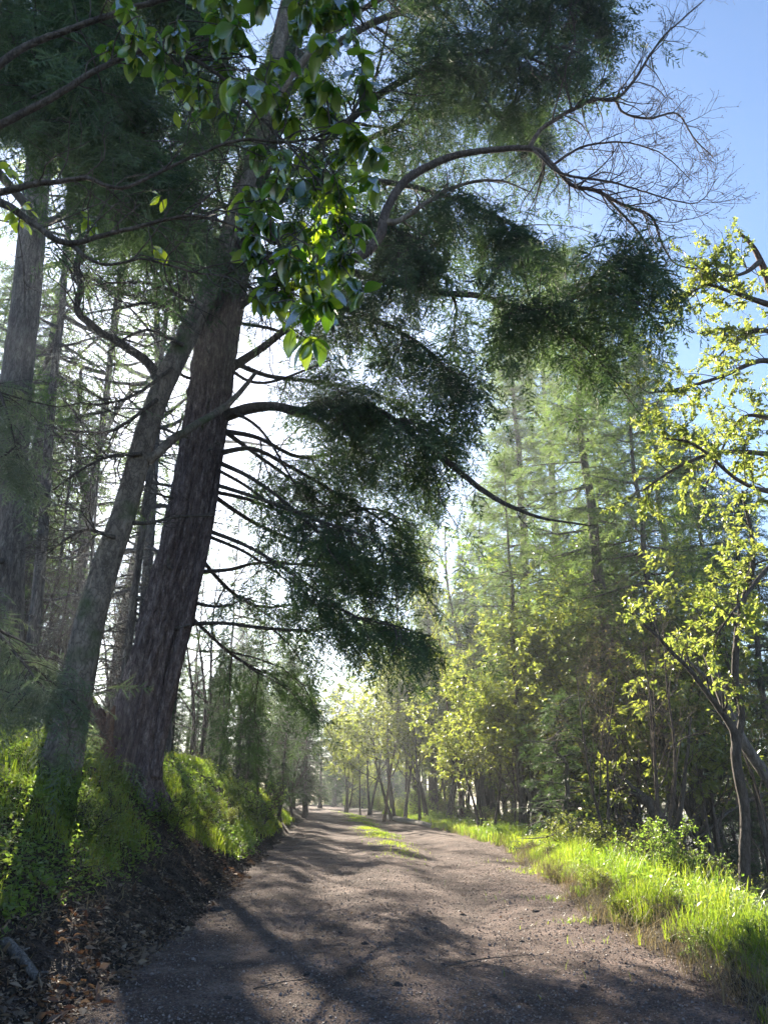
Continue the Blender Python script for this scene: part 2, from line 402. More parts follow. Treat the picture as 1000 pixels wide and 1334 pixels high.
# verge to the right of the track
n = 60000; y = 5.2 + 24 * rng.uniform(0, 1, n) ** 1.4; d = rng.gamma(2.0, .42, n) - .12; x = xr(y) + d
k = clumpy(x, y, 1.6, -.5 + .8 * (d < .2)) & (d < 3.4)
x, y, d = x[k], y[k], d[k]
blades(rng, mb, x, y, (.12 + .3 * np.clip(d / .8, .15, 1)) * rng.uniform(.4, 1.3, len(x)) * (1 + .55 * vn(x * 1.3, y * 1.3)), rng.uniform(.005, .011, len(x)))
n = 2600; y = rng.uniform(6, 13, n); d = .3 + rng.gamma(2., .4, n); x = xr(y) + d; k = clumpy(x, y, 1.1, -.1); x, y = x[k], y[k]
blades(rng, mb, x, y, rng.uniform(.3, .62, len(x)), rng.uniform(.006, .011, len(x)), .3, .45)
n = 26000; y = rng.uniform(22, 62, n); d = rng.gamma(2.0, .6, n) - .1; x = xr(y) + d
blades(rng, mb, x, y, rng.uniform(.15, .42, n), rng.uniform(.012, .028, n))
# tufts out on the track edge
n = 2600; y = rng.uniform(7, 20, n); x = xr(y) - rng.gamma(1.2, .22, n); k = clumpy(x, y, 1.3, .45); x, y = x[k], y[k]
blades(rng, mb, x, y, rng.uniform(.05, .16, len(x)), rng.uniform(.004, .009, len(x)), .8)
# strip down the middle far off
n = 11000; y = rng.normal(42, 10, n); x = .5 * (xl(y) + xr(y)) + .25 + rng.normal(0, .33, n); k = clumpy(x, y, .6, -.15) & (y > 17) & (y < 75)
blades(rng, mb, x[k], y[k], rng.uniform(.03, .13, k.sum()), rng.uniform(.01, .024, k.sum()))
# left bank
n = 52000; y = 7 + 38 * rng.uniform(0, 1, n) ** 1.2; d = .9 - .7 * sst(13.5, 19, y) + rng.gamma(1.6, 1.0, n); x = xl(y) - d; k = clumpy(x, y, .8, -.25 + .5 * (d < 1.5) * (y < 15)) & (d < 9)
x, y = x[k], y[k]; far = np.clip((y - 12) / 20, 0, 1)
blades(rng, mb, x, y, rng.uniform(.10, .34, len(x)) * (1 - .35 * far) * (1 + .4 * vn(x, y)), rng.uniform(.006, .012, len(x)) * (1 + 1.6 * far))
tag(mb.build('grass', M['grass']), kind='stuff')
mb = MB(); n = 16000; y = 5.5 + 30 * rng.uniform(0, 1, n) ** 1.5; d = rng.gamma(2.2, .42, n) - .25; x = xr(y) + d
blades(rng, mb, x, y, rng.uniform(.08, .42, n), rng.uniform(.003, .007, n), .9, .8)
n = 6000; y = 6 + 26 * rng.uniform(0, 1, n) ** 1.4; d = rng.gamma(2.4, .45, n) + .5; x = xl(y) - d
blades(rng, mb, x, y, rng.uniform(.05, .28, n), rng.uniform(.003, .008, n), 1.3, 1.)
tag(mb.build('dry_grass', M['straw']), kind='stuff')

# leafy ground cover on the left bank and behind the verge
rng = np.random.default_rng(12); mb = MB()
def cover(n, x, y, hh, size):
    z = zg(x, y) + hh; ax = rng.normal(size=(n, 3)); ax[:, 2] = ax[:, 2] * .4 + .2; up = rng.normal(0, .5, (n, 3)) + [0, 0, 1]
    stampv(rng, mb, LEAF, np.stack([x, y, z], -1), ax, up, size, np.clip(rng.normal(.5, .28, n), 0, 1))
n = 46000; y = 6.5 + 26 * rng.uniform(0, 1, n) ** 1.5; d = .72 - .6 * sst(13.5, 19, y) + rng.gamma(1.8, .8, n); x = xl(y) - d; k = clumpy(x, y, 1.1, -.05); x, y = x[k], y[k]; n = len(x)
cover(n, x, y, np.abs(rng.normal(0, .12, n)) * (1 + vn(x * 1.7, y * 1.7)), rng.uniform(.03, .065, n) * (1 + .03 * y))
n = 46000; y = 6 + 40 * rng.uniform(0, 1, n) ** 1.3; x = xr(y) + .45 + rng.gamma(1.8, .7, n); k = clumpy(x, y, .9, -.15); x, y = x[k], y[k]; n = len(x)
cover(n, x, y, np.abs(rng.normal(0, .16, n)) + .02, rng.uniform(.03, .07, n) * (1 + .03 * y))
tag(mb.build('ground_cover', M['cover']), kind='stuff')

# dead leaves
rng = np.random.default_rng(13); mb = MB()
n = 15000; y = 5.5 + 17 * rng.uniform(0, 1, n) ** 1.6; d = rng.gamma(2.2, .36, n) - .25; x = xl(y) - d; k = clumpy(x, y, 1.5, -.15) & (d < 2.2); x, y = x[k], y[k]; n = len(x)
ax = rng.normal(size=(n, 3)); ax[:, 2] *= .4; up = rng.normal(0, .55, (n, 3)) + [0, 0, 1]
stampv(rng, mb, LEAF, np.stack([x, y, zg(x, y) + rng.uniform(.005, .03, n)], -1), ax, up, np.clip(np.exp(rng.normal(-3.0, .45, n)), .015, .13), np.clip(rng.normal(.4, .36, n), 0, 1))
n = 7000; y = 5.5 + 14 * rng.uniform(0, 1, n) ** 1.4; x = rng.uniform(-2.7, 3, n); ax = rng.normal(size=(n, 3)); ax[:, 2] *= .2; up = rng.normal(0, .3, (n, 3)) + [0, 0, 1]
stampv(rng, mb, LEAF, np.stack([x, y, zg(x, y) + .012], -1), ax, up, np.clip(np.exp(rng.normal(-4.1, .5, n)), .008, .06), np.clip(rng.normal(.45, .35, n), 0, 1))
n = 16000; y = 5.4 + 15 * rng.uniform(0, 1, n) ** 1.5; x = rng.uniform(-2.9, 3.2, n); k = clumpy(x, y, 1.9, .0); x, y = x[k], y[k]; n = len(x)
az = rng.uniform(0, 6.28, n); l = rng.uniform(.015, .05, n)[:, None]; dd = np.stack([np.cos(az), np.sin(az), 0 * az], -1) * l; pp = np.stack([-np.sin(az), np.cos(az), 0 * az], -1) * .0022; c0 = np.stack([x, y, zg(x, y) + .014], -1)
kk = (np.arange(n) * 3)[:, None]; mb.add(np.stack([c0 - pp, c0 + pp, c0 + dd + rng.normal(0, .003, (n, 3))], 1).reshape(-1, 3), T=kk + [0, 1, 2], tint=np.repeat(rng.uniform(.1, 1, n), 3))
tag(mb.build('leaf_litter', M['litter']), kind='stuff')

# crumbled soil and hanging rootlets on the cut of the bank
rng = np.random.default_rng(15); mb = MB(); n = 9000; y = 6 + 22 * rng.uniform(0, 1, n) ** 1.4; d = rng.gamma(2.0, .3, n) - .15; x = xl(y) - d
OC2 = (np.array([(1, .1, 0), (-.9, 0, .1), (0, .8, 0), (.1, -.85, .1), (0, 0, .62), (0, .1, -.6)]), np.array([(0, 2, 4), (2, 1, 4), (1, 3, 4), (3, 0, 4), (2, 0, 5), (1, 2, 5), (3, 1, 5), (0, 3, 5)]))
stamp(mb, OC2, np.stack([x, y, zg(x, y)], -1), rng.normal(size=(n, 3)), rng.normal(size=(n, 3)), np.clip(np.exp(rng.normal(-4.0, .55, n)), .006, .08), np.clip(rng.normal(.1, .1, n), 0, 1))
tag(mb.build('soil_crumbs', M['soil']), kind='stuff')
mb = MB(); n = 420; y = 7 + 16 * rng.uniform(0, 1, n) ** 1.3; d = rng.uniform(.45, 1.2, n); x = xl(y) - d
P = grow(rng, np.stack([x, y, zg(x, y) + .01], -1), np.stack([rng.uniform(.2, 1, n), rng.normal(0, .6, n), rng.uniform(-.4, .1, n)], -1), rng.uniform(.12, .5, n), 7, .3, (.05, 0, -.22)); P[:, :, 2] = np.maximum(P[:, :, 2], zg(P[:, :, 0], P[:, :, 1]) + .004)
tubes(mb, P, taper(rng.uniform(.002, .007, n), 7, .3), 4); tag(mb.build('rootlets_and_twigs', M['twig']), kind='stuff')

# loose cinders
rng = np.random.default_rng(14); mb = MB()
OCT = (np.array([(1, .1, 0), (-.9, 0, .1), (0, .8, 0), (.1, -.85, .1), (0, 0, .62), (0, .1, -.6)]), np.array([(0, 2, 4), (2, 1, 4), (1, 3, 4), (3, 0, 4), (2, 0, 5), (1, 2, 5), (3, 1, 5), (0, 3, 5)]))
n = 60000; y = 5.2 + 22 * rng.uniform(0, 1, n) ** 2; A = xl(y) - .3; B = xr(y) + .1; x = A + (B - A) * rng.uniform(0, 1, n)
stamp(mb, OCT, np.stack([x, y, zg(x, y) + .008], -1), rng.normal(size=(n, 3)), rng.normal(size=(n, 3)), rng.gamma(2.2, .0024, n) + .002, np.clip(rng.normal(.45, .42, n), 0, 1))
tag(mb.build('gravel', M['pebble']), kind='stuff')


# ------------------------------------------------------------------ tree makers
def trunk_mesh(mb, P, r, sides=64, amp=.05, fa=2.6, fz=.55, flare=.5, lobes=5, seed=0):
    K = len(P); tg = nrm(np.gradient(P, axis=0)); u = nrm(np.cross(np.array([0, 1.0, 0.02]), tg)); w = np.cross(tg, u)
    s = np.r_[0, np.cumsum(np.linalg.norm(np.diff(P, axis=0), axis=1))]; V = []
    for k in range(K):
        h = s[k]; fl = flare * math.exp(-h / .45)
        for j in range(sides):
            th = 2 * math.pi * j / sides; c, sn = math.cos(th), math.sin(th)
            wv = .35 * mnoise.noise(Vector((c * 1.5 + seed, sn * 1.5, h * 1.3))); a = mnoise.noise(Vector((c * fa + seed + wv, sn * fa + wv, h * fz))); b = mnoise.noise(Vector((c * fa * 2.3 + seed, sn * fa * 2.3 + 5, h * fz * 2)))
            g = mnoise.noise(Vector((c * .8 + seed, sn * .8, h * .3 + 9)))
            rid = (1 - abs(a) * 2.4) * .7 + (1 - abs(b) * 2.4) * .3
            rr = r[k] * (1 + .10 * g + fl * (1 + .55 * math.cos(lobes * th + seed))) + amp * (max(rid, -.15) - .75)
            V.append(P[k] + rr * (c * u[k] + sn * w[k]))
    i = np.arange(K - 1)[:, None] * sides; j = np.arange(sides)[None]; j2 = (j + 1) % sides
    mb.add(np.array(V), Q=np.stack([i + j, i + j2, i + sides + j2, i + sides + j], -1).reshape(-1, 4))


def fir_fol(rng, mbt, mbf, P, t0=.2, t1=1., space=.16, blen=.9, droop=.12, hang=.5, ssc=.2, sspace=.09, TS=FIR_MID, dens=1.0, strands=0, slen=.5, planar=.7, rag=.8):
    """foliage along limb paths P (N,K,3); rag = how uneven it grows along the limb"""
    ln = np.linalg.norm(np.diff(P, axis=1), axis=2).sum(1); per = max(4, int(ln.mean() * (t1 - t0) / space * 2))
    o, d, ix, t = spawn(rng, P, per, t0, t1, 1.0, planar)
    ph = rng.uniform(0, 100, len(P))[ix]; cl = vn(ph + t * ln[ix] * 2.2, ph * 3.1 + (np.arange(len(o)) % 2) * 40.5)     # clumps along the limb, each side its own
    L = blen * (1.05 - .55 * (t - t0) / (t1 - t0 + 1e-6)) * np.exp(rng.normal(-.1, .38, len(o))) * np.clip(1 + rag * cl, .25, 1.9)
    keep = rng.uniform(0, 1, len(o)) < dens * np.clip(1 + rag * 1.1 * cl, .12, 1.2); o, d, L = o[keep], d[keep], L[keep]
    B = grow(rng, o, d + np.stack([0 * L, 0 * L, rng.normal(-.15, .25, len(L))], -1), L, 6, .17, (0, 0, -droop))
    tubes(mbt, B, taper(.004 + .006 * L, 6, .25), 3)
    if strands:
        so, sd, _, _ = spawn(rng, B, strands, .15, 1, .9, .4); L2 = slen * np.exp(rng.normal(-.25, .55, len(so)))
        S = grow(rng, so, sd * .6 + np.stack([0 * L2, 0 * L2, rng.normal(-.4, .25, len(L2))], -1), L2, 5, .16, (0, 0, -.26)); tubes(mbt, S, taper(np.full(len(so), .003), 5, .4), 3)
        sprays(rng, mbf, S, L2, sspace, ssc * .85, hang, TS)
    sprays(rng, mbf, B, L, sspace, ssc, hang, TS)


def sprays(rng, mbf, B, L, sspace, ssc, hang, TS):
    per = max(2, int(L.mean() / sspace))
    o, d, ix, t = spawn(rng, B, per, .08, 1., .75, .6)
    d = d + np.array([0, 0, -1]) * hang * rng.uniform(.3, 1.2, len(o))[:, None]
    up = rng.normal(0, .45, (len(o), 3)) + [0, 0, 1]
    stampv(rng, mbf, TS, o, d, up, ssc * rng.uniform(.6, 1.25, len(o)), np.clip(rng.normal(.45, .25, len(o)), 0, 1))
    o, d = B[:, -1], B[:, -1] - B[:, -2]
    stampv(rng, mbf, TS, o, d, rng.normal(0, .3, (len(o), 3)) + [0, 0, 1], ssc * rng.uniform(.8, 1.3, len(o)), np.clip(rng.normal(.6, .25, len(o)), 0, 1))


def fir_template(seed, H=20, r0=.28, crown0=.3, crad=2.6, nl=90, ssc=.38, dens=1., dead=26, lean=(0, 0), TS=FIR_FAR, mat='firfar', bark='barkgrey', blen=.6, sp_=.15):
    g = np.random.default_rng(seed); K = 14; z = np.linspace(-.6, H, K)
    P = np.stack([lean[0] * z + .12 * g.normal(size=K) * z / H, lean[1] * z + .12 * g.normal(size=K) * z / H, z], -1)
    r = r0 * (1.02 - z / H) + .012; P = cr(np.c_[P, r], 40); mt = MB(); mf = MB()
    rr = P[:, 3] * (1 + .5 * np.exp(-np.maximum(P[:, 2], 0) / .3)); tubes(mt, P[:, :3], rr, 11)
    hz = crown0 + (1 - crown0) * (np.arange(nl) + g.uniform(0, 1, nl)) / nl * .985
    o, _ = along(P[None, :, :3], np.zeros(nl, int), hz); az = np.arange(nl) * 2.4 + g.normal(0, .5, nl)
    pr = np.clip((1 - hz) / (1 - crown0), 0, 1); L = crad * (pr ** .75 * np.minimum(1, .45 + (1 - pr) * 3) + .07) * np.exp(g.normal(-.15, .4, nl)) * (1 + .35 * vn(hz * 9, az * 0 + seed))
    d = np.stack([np.cos(az), np.sin(az), .35 - .75 * pr + g.normal(0, .12, nl)], -1)
    LB = grow(g, o, d, L, 7, .08, (0, 0, .03)); tubes(mt, LB, taper(.012 + .016 * L, 7, .2), 4)
    fir_fol(g, mt, mf, LB, .12, 1, sp_, blen * crad * .55, .06, .35, ssc, ssc * .34, TS, dens)
    if dead:
        hz = g.uniform(.08, crown0 + .15, dead); o, _ = along(P[None, :, :3], np.zeros(dead, int), hz); az = g.uniform(0, 6.28, dead)
        DB = grow(g, o, np.stack([np.cos(az), np.sin(az), g.normal(-.1, .2, dead)], -1), crad * g.uniform(.2, .75, dead), 6, .16, (0, 0, -.02)); tubes(mt, DB, taper(np.full(dead, .02), 6, .2), 4)
        so, sd, _, _ = spawn(g, DB, 7, .2, 1, .8); S = grow(g, so, sd, crad * g.uniform(.06, .25, len(so)), 4, .25); tubes(mt, S, taper(np.full(len(so), .008), 4, .3), 3)
    return dict(kind='fir', H=H, parts=[('trunk', mt.mesh('trunk', M[bark], True)), ('crown', mf.mesh('crown', M[mat]))])


def leafy(g, mt, mf, P, rl, n1, n2, n3, L1, L2, L3, leafs, lsize, t0=.35, ang=.85, up=.06, bare=False, r_min=.003):
    """limbs, branches, twigs and leaves growing from stems P (N,K,3) with radius rl (N,K)"""
    o, d, ix, t = spawn(g, P, n1, t0, 1, ang); La = L1 * (1.15 - .5 * t) * g.uniform(.6, 1.25, len(o))
    rb = .55 * rl[ix, (t * (P.shape[1] - 1)).astype(int)]
    A = grow(g, o, d, La, 7, .17, (0, 0, up)); tubes(mt, A, taper(np.maximum(rb, .006), 7, .25), 5)
    o, d, ix, t = spawn(g, A, n2, .2, 1, .8); Lb = L2 * (1.15 - .5 * t) * g.uniform(.5, 1.3, len(o))
    B = grow(g, o, d, Lb, 6, .2, (0, 0, up)); tubes(mt, B, taper(np.full(len(o), max(.006, r_min * 2)), 6, .35), 4)
    o, d, ix, t = spawn(g, B, n3, .15, 1, .75); Lc = L3 * g.uniform(.5, 1.3, len(o))
    C = grow(g, o, d, Lc, 5, .25, (0, 0, up)); tubes(mt, C, taper(np.full(len(o), r_min), 5, .5), 3)
    if leafs: leaves(g, mf, C, leafs, lsize)
    return A, B, C


def leaves(g, mf, C, per, lsize, TS=LEAF, hang=.35, t0=.2):
    o, d, ix, t = spawn(g, C, per, t0, 1, .9); n = len(o)
    d = d + [0, 0, -hang]; up = g.normal(0, .6, (n, 3)) + [0, 0, 1]
    stampv(g, mf, TS, o, d, up, lsize * g.uniform(.55, 1.25, n), np.clip(g.normal(.5, .26, n), 0, 1))


def leaf_template(seed, H=6, r0=.07, stems=1, n=(9, 6, 5), L=(.34, .16, .07), leafs=13, lsize=.11, t0=.3, mat='yellow', bark='barkdark', spread=.1, up=.06, wander=.07, ang=.85):
    g = np.random.default_rng(seed); mt = MB(); mf = MB(); az = g.uniform(0, 6.28, stems)
    P = grow(g, np.stack([.12 * np.cos(az) * (stems > 1), .12 * np.sin(az) * (stems > 1), np.full(stems, -.3)], -1),
             np.stack([spread * np.cos(az), spread * np.sin(az), np.ones(stems)], -1), H * g.uniform(.75 if stems > 1 else .97, 1.0, stems), 12, wander, (0, 0, .05))
    P = np.stack([cr(p, 26) for p in P]); rl = taper(np.full(stems, r0), 26, .12) * (1 + .5 * np.exp(-np.maximum(P[:, :, 2], 0) / .2)); tubes(mt, P, rl, 8)
    leafy(g, mt, mf, P, rl, n[0], n[1], n[2], L[0] * H, L[1] * H, L[2] * H, leafs, lsize, t0, ang, up)
    return dict(kind='leaf', H=H, parts=[('trunk', mt.mesh('trunk', M[bark], True)), ('crown', mf.mesh('crown', M[mat]))])


def place(T, x, y, H, name, label, cat, group=None, rot=0, wide=1.0, z=None, tilt=(0, 0), names=None):
    s = H / T['H']; o = thing(name, (x, y, float(zg(x, y)) if z is None else z), label, cat, group)
    o.rotation_euler = (tilt[0], tilt[1], rot); o.scale = (s * wide, s * wide, s)
    for nm, me in T['parts']:
        c = bpy.data.objects.new((names or {}).get(nm, nm), me); COL.objects.link(c); c.parent = o
    return o


def place_px(T, px, Y, pytop, *a, dx=0, **kw):   # stands at distance Y below pixel column px of its foot; its top reaches pixel row pytop
    x = at(px, 1000, Y)[0]; zt = at(px, pytop, Y)[2]; return place(T, x, Y, zt - float(zg(x, Y)), *a, **kw)


# ================================================================== THE GREAT FIR on the bank
rng = np.random.default_rng(21)
BASE = at(180, 1003, 15); BASE[2] = float(zg(BASE[0], BASE[1]))
FIRT = thing('fir_tree', BASE, 'massive old fir with deeply furrowed purple-brown bark leaning over the track from the left bank', 'tree')
P, r = pxpath([(168, 1050, 15, 92), (180, 990, 15, 84), (203, 900, 15, 74), (228, 790, 15, 66), (252, 690, 15, 62), (272, 590, 15, 60), (284, 500, 14.9, 59), (299, 410, 14.8, 55), (318, 320, 14.7, 50), (340, 220, 14.6, 44), (365, 110, 14.5, 38), (400, -40, 14.4, 30), (450, -260, 14.2, 20), (520, -600, 14, 8)], 420); P = P - [.16, 0, 0]
mb = MB(); trunk_mesh(mb, P, r * .95, 140, .11, 4.2, .55, .5, 5, 3); mb.build('trunk', M['barkfir'], FIRT, True)
g = np.random.default_rng(4)
for k in range(9):
    q = int(g.uniform(.12, .5) * 420); az = g.uniform(-2.6, -.5); d = np.array([[math.cos(az), math.sin(az), g.uniform(-.2, .3)]])
    mb = MB(); S = grow(g, (P[q] + d[0] * r[q] * .8)[None], d, np.array([g.uniform(.2, .6)]), 6, .15); tubes(mb, S, taper(np.array([g.uniform(.02, .04)]), 6, .5), 7); mb.build('branch_stub', M['barkgrey'], FIRT, True)
# a split-off slab of trunk down the right side
P2, r2 = pxpath([(205, 1010, 14.9, 30), (222, 930, 14.85, 27), (245, 840, 14.8, 22), (268, 745, 14.8, 17), (281, 690, 14.8, 12), (290, 640, 14.85, 9), (296, 590, 14.9, 5)], 90)
mb = MB(); P2 = P2 - [.14, 0, 0]; trunk_mesh(mb, P2, r2 * .9, 36, .045, 2.0, .35, .3, 3, 8); mb.build('bark_buttress', M['barkfir'], FIRT, True)


def limb(tree, pts, fol=None, n=40, bark='barkdark', mat='fir', twigs=0, twl=.8, extra=0, exl=1.2, seed=0):
    """one limb as a part of its tree, its needles a sub-part; pts = [(px, py, Y, width px)]"""
    g = np.random.default_rng(seed + 100); P, r = pxpath(pts, n); P = P + np.cumsum(g.normal(0, .006, P.shape), 0) * np.linspace(0, 1, n)[:, None]
    mt = MB(); mf = MB(); tubes(mt, P, r, 7); paths = P[None]
    if extra:                         # side limbs
        ta = max(.2, (fol or {}).get('t0', .2) - .12); tb = min(.97, (fol or {}).get('t1', 1)); o, d, ix, t = spawn(g, P[None], extra, ta, tb, .85, .55); E = grow(g, o, d + [0, 0, -.12], exl * (1.15 - .5 * t) * g.uniform(.5, 1.5, extra), n, .05, (0, 0, -.012))
        tubes(mt, E, taper(np.full(extra, .55 * r[n // 3]), n, .2), 5)
    if fol is not None:
        fir_fol(g, mt, mf, paths, **fol)
        if extra: f2 = dict(fol); f2['t0'] = .08; f2['t1'] = 1; f2['blen'] = fol.get('blen', .9) * .6; f2['space'] = fol.get('space', .1) * 1.25; fir_fol(g, mt, mf, E, **f2)
    if twigs:
        o, d, ix, t = spawn(g, paths, twigs, .15, 1, .9); A = grow(g, o, d, twl * g.uniform(.4, 1.3, twigs), 7, .2, (0, 0, -.05)); tubes(mt, A, taper(np.full(twigs, .009), 7, .3), 4)
        o, d, ix, t = spawn(g, A, 5, .2, 1, .8); B = grow(g, o, d, twl * .4 * g.uniform(.3, 1.3, len(o)), 5, .25); tubes(mt, B, taper(np.full(len(o), .004), 5, .4), 3)
    o = mt.build('limb', M[bark], tree, True)
    if fol is not None: mf.build('foliage', M[mat], o, origin=np.array(tree.location))
    return o


W = dict(space=.11, blen=1.05, droop=.12, hang=.45, ssc=.46, sspace=.26, strands=1, slen=.75, TS=FR_MID, rag=1.2, dens=.68)
def w(**k): d = dict(W); d.update(k); return d
# level limb with the burl, running out past the dark mass to bare broken twigs
limb(FIRT, [(285, 545, 15, 16), (325, 532, 14.9, 15), (360, 530, 14.7, 12), (392, 538, 14.5, 15), (412, 530, 14.3, 10), (450, 528, 14, 9), (490, 535, 13.6, 8), (530, 562, 13.2, 8), (585, 606, 12.8, 8), (640, 650, 12.4, 7), (700, 678, 12, 4), (770, 692, 11.6, 2)],
     w(t0=.38, t1=.68, blen=1.1, space=.06), seed=1, twigs=26, twl=1.0, extra=7, exl=1.5)
limb(FIRT, [(300, 480, 15, 13), (345, 450, 14.6, 10), (390, 415, 14.2, 9), (440, 400, 13.7, 8), (500, 420, 13.2, 6), (560, 455, 12.7, 5), (605, 500, 12.4, 3)], w(t0=.32, blen=1.1, space=.08), seed=2, extra=8, exl=1.7)
limb(FIRT, [(310, 400, 14.8, 12), (360, 360, 14.3, 11), (420, 310, 13.6, 9), (480, 290, 13, 7), (520, 300, 12.5, 5), (545, 340, 12.2, 3)], w(t0=.3, t1=1, blen=1.15, slen=.8, space=.065), seed=3, extra=7, exl=1.5)
limb(FIRT, [(330, 330, 14.7, 13), (420, 345, 14, 12), (500, 366, 13.3, 10), (560, 380, 12.8, 9), (620, 384, 12.3, 8), (680, 402, 11.8, 7), (730, 395, 11.4, 5), (775, 360, 11.1, 4), (815, 338, 10.8, 2)],
     w(t0=.52, blen=1.1, space=.07), seed=4, extra=9, exl=1.5)
limb(FIRT, [(350, 250, 14.6, 12), (430, 180, 13.8, 10), (500, 120, 13.2, 9), (580, 80, 12.6, 7), (660, 70, 12.1, 5), (735, 95, 11.8, 3)], w(t0=.3, blen=1.15, space=.07), seed=5, extra=8, exl=1.9)
limb(FIRT, [(365, 130, 14.5, 12), (450, 50, 13.7, 10), (540, 10, 13, 8), (640, -10, 12.5, 6), (720, 5, 12.2, 4), (770, 20, 12, 2)], w(t0=.3, blen=1.1, space=.06), seed=6, extra=9, exl=1.9)
limb(FIRT, [(345, 270, 14.6, 11), (430, 235, 14, 9), (520, 240, 13.4, 8), (600, 262, 12.9, 6), (660, 290, 12.6, 4), (690, 310, 12.4, 2)], w(t0=.4, blen=.9, space=.12, strands=3, dens=.8), seed=7, extra=7, exl=1.5)
limb(FIRT, [(380, 60, 14.4, 11), (470, -60, 13.6, 10), (560, -110, 13, 8), (650, -110, 12.4, 6), (720, -70, 12, 3)], w(t0=.25, blen=1.2, space=.07), seed=8, extra=4, exl=1.7)
limb(FIRT, [(345, 240, 14.6, 10), (460, 190, 15.5, 8), (560, 150, 16.2, 7), (650, 150, 16.8, 5), (700, 190, 17.2, 3)], w(t0=.35, blen=1.3, space=.08), seed=81, extra=8, exl=1.9)
limb(FIRT, [(330, 300, 14.4, 10), (285, 265, 13.6, 8), (230, 255, 13, 6), (180, 270, 12.6, 4), (145, 300, 12.3, 2)], w(t0=.15, space=.15), seed=82, extra=5, exl=1.3, twigs=12)
limb(FIRT, [(350, 205, 14.4, 10), (310, 165, 13.5, 8), (260, 165, 12.9, 6), (205, 200, 12.4, 3)], w(t0=.15, space=.15), seed=83, extra=5, exl=1.3, twigs=12)
limb(FIRT, [(365, 110, 14.3, 10), (380, 60, 13.4, 8), (405, 110, 12.8, 6), (420, 190, 12.4, 4), (425, 260, 12.1, 2)], w(t0=.15, space=.15), seed=84, extra=6, exl=1.4, twigs=10)
limb(FIRT, [(322, 345, 14.5, 9), (300, 330, 13.8, 7), (265, 335, 13.2, 5), (225, 365, 12.8, 2)], w(t0=.2, space=.18), seed=85, extra=4, exl=1.0, twigs=12)
# thin drooping limbs lower on the trunk
thin = dict(space=.15, blen=1.05, droop=.12, hang=.35, ssc=.36, sspace=.21, strands=1, slen=.5, TS=FR_MID, dens=.75)
def tn(**k): d = dict(thin); d.update(k); return d
limb(FIRT, [(285, 590, 15, 8), (330, 585, 15, 6), (380, 610, 15.2, 5), (440, 645, 15.4, 4), (500, 680, 15.6, 3), (548, 715, 15.8, 2)], tn(t0=.3, blen=1.1, space=.12), seed=9, extra=7, exl=1.4, twigs=10)
limb(FIRT, [(280, 560, 15, 8), (335, 570, 15.4, 6), (390, 595, 15.8, 5), (450, 590, 16.2, 4), (520, 600, 16.6, 3), (560, 640, 16.9, 2)], tn(t0=.3, blen=1.2, space=.12), seed=91, extra=7, exl=1.4, twigs=10)
limb(FIRT, [(275, 640, 15, 6), (320, 650, 15, 5), (370, 668, 15.1, 4), (430, 672, 15.2, 4), (490, 668, 15.3, 3), (540, 690, 15.4, 2)], tn(t0=.45, space=.16), seed=10, extra=5, exl=1.4, twigs=16)
limb(FIRT, [(262, 745, 14.9, 6), (300, 742, 14.9, 5), (340, 733, 15, 4), (400, 735, 15.1, 4), (450, 743, 15.2, 3), (500, 775, 15.3, 2)], tn(t0=.55, space=.12), seed=11, extra=4, exl=1.3, twigs=14)
limb(FIRT, [(245, 813, 14.9, 6), (290, 812, 14.8, 5), (340, 818, 14.7, 5), (400, 821, 14.6, 4), (440, 812, 14.5, 4), (480, 806, 14.4, 3), (560, 830, 14.2, 2)], tn(t0=.42, space=.13, blen=.7), seed=12, extra=4, exl=1.3, twigs=18)
for k, pts in enumerate([[(290, 560, 15, 7), (345, 600, 15.6, 5), (400, 640, 16.2, 4), (450, 690, 16.8, 3), (480, 740, 17.2, 2)], [(270, 640, 15, 7), (330, 680, 16, 5), (390, 705, 17, 4), (440, 712, 17.8, 3), (500, 740, 18.4, 2)], [(255, 720, 15, 6), (300, 770, 16, 5), (340, 790, 16.8, 3), (390, 785, 17.5, 2)], [(280, 600, 15, 7), (340, 630, 14.3, 5), (410, 690, 13.7, 4), (455, 740, 13.3, 2)],
                         [(300, 470, 15, 8), (350, 490, 16, 6), (420, 500, 17, 5), (500, 520, 17.8, 3), (560, 560, 18.4, 2)], [(268, 690, 15, 6), (330, 715, 14.2, 5), (400, 760, 13.5, 4), (460, 800, 13, 3), (520, 815, 12.7, 2)], [(276, 630, 15, 6), (340, 650, 14, 5), (420, 680, 13.3, 4), (490, 705, 12.9, 3), (545, 750, 12.6, 2)], [(245, 800, 15, 5), (300, 850, 15.8, 4), (345, 875, 16.4, 3), (385, 880, 16.9, 2)]]):
    limb(FIRT, pts, tn(t0=.28, blen=1.05, space=.15), seed=110 + k, extra=4, exl=1.3, twigs=12)
for k, (x0, y0, x1, y1, x2, y2) in enumerate([(270, 660, 235, 650, 195, 640), (280, 610, 330, 640, 395, 700), (290, 530, 340, 560, 390, 640), (275, 700, 320, 720, 380, 760), (290, 500, 240, 490, 225, 470), (285, 470, 340, 500, 430, 470), (305, 420, 360, 430, 420, 455), (235, 780, 285, 790, 330, 780)]):
    limb(FIRT, [(x0, y0, 14.9, 5), (x1, y1, 14.7, 4), (x2, y2, 14.5, 2)], None, 20, twigs=14, twl=.7, seed=30 + k)
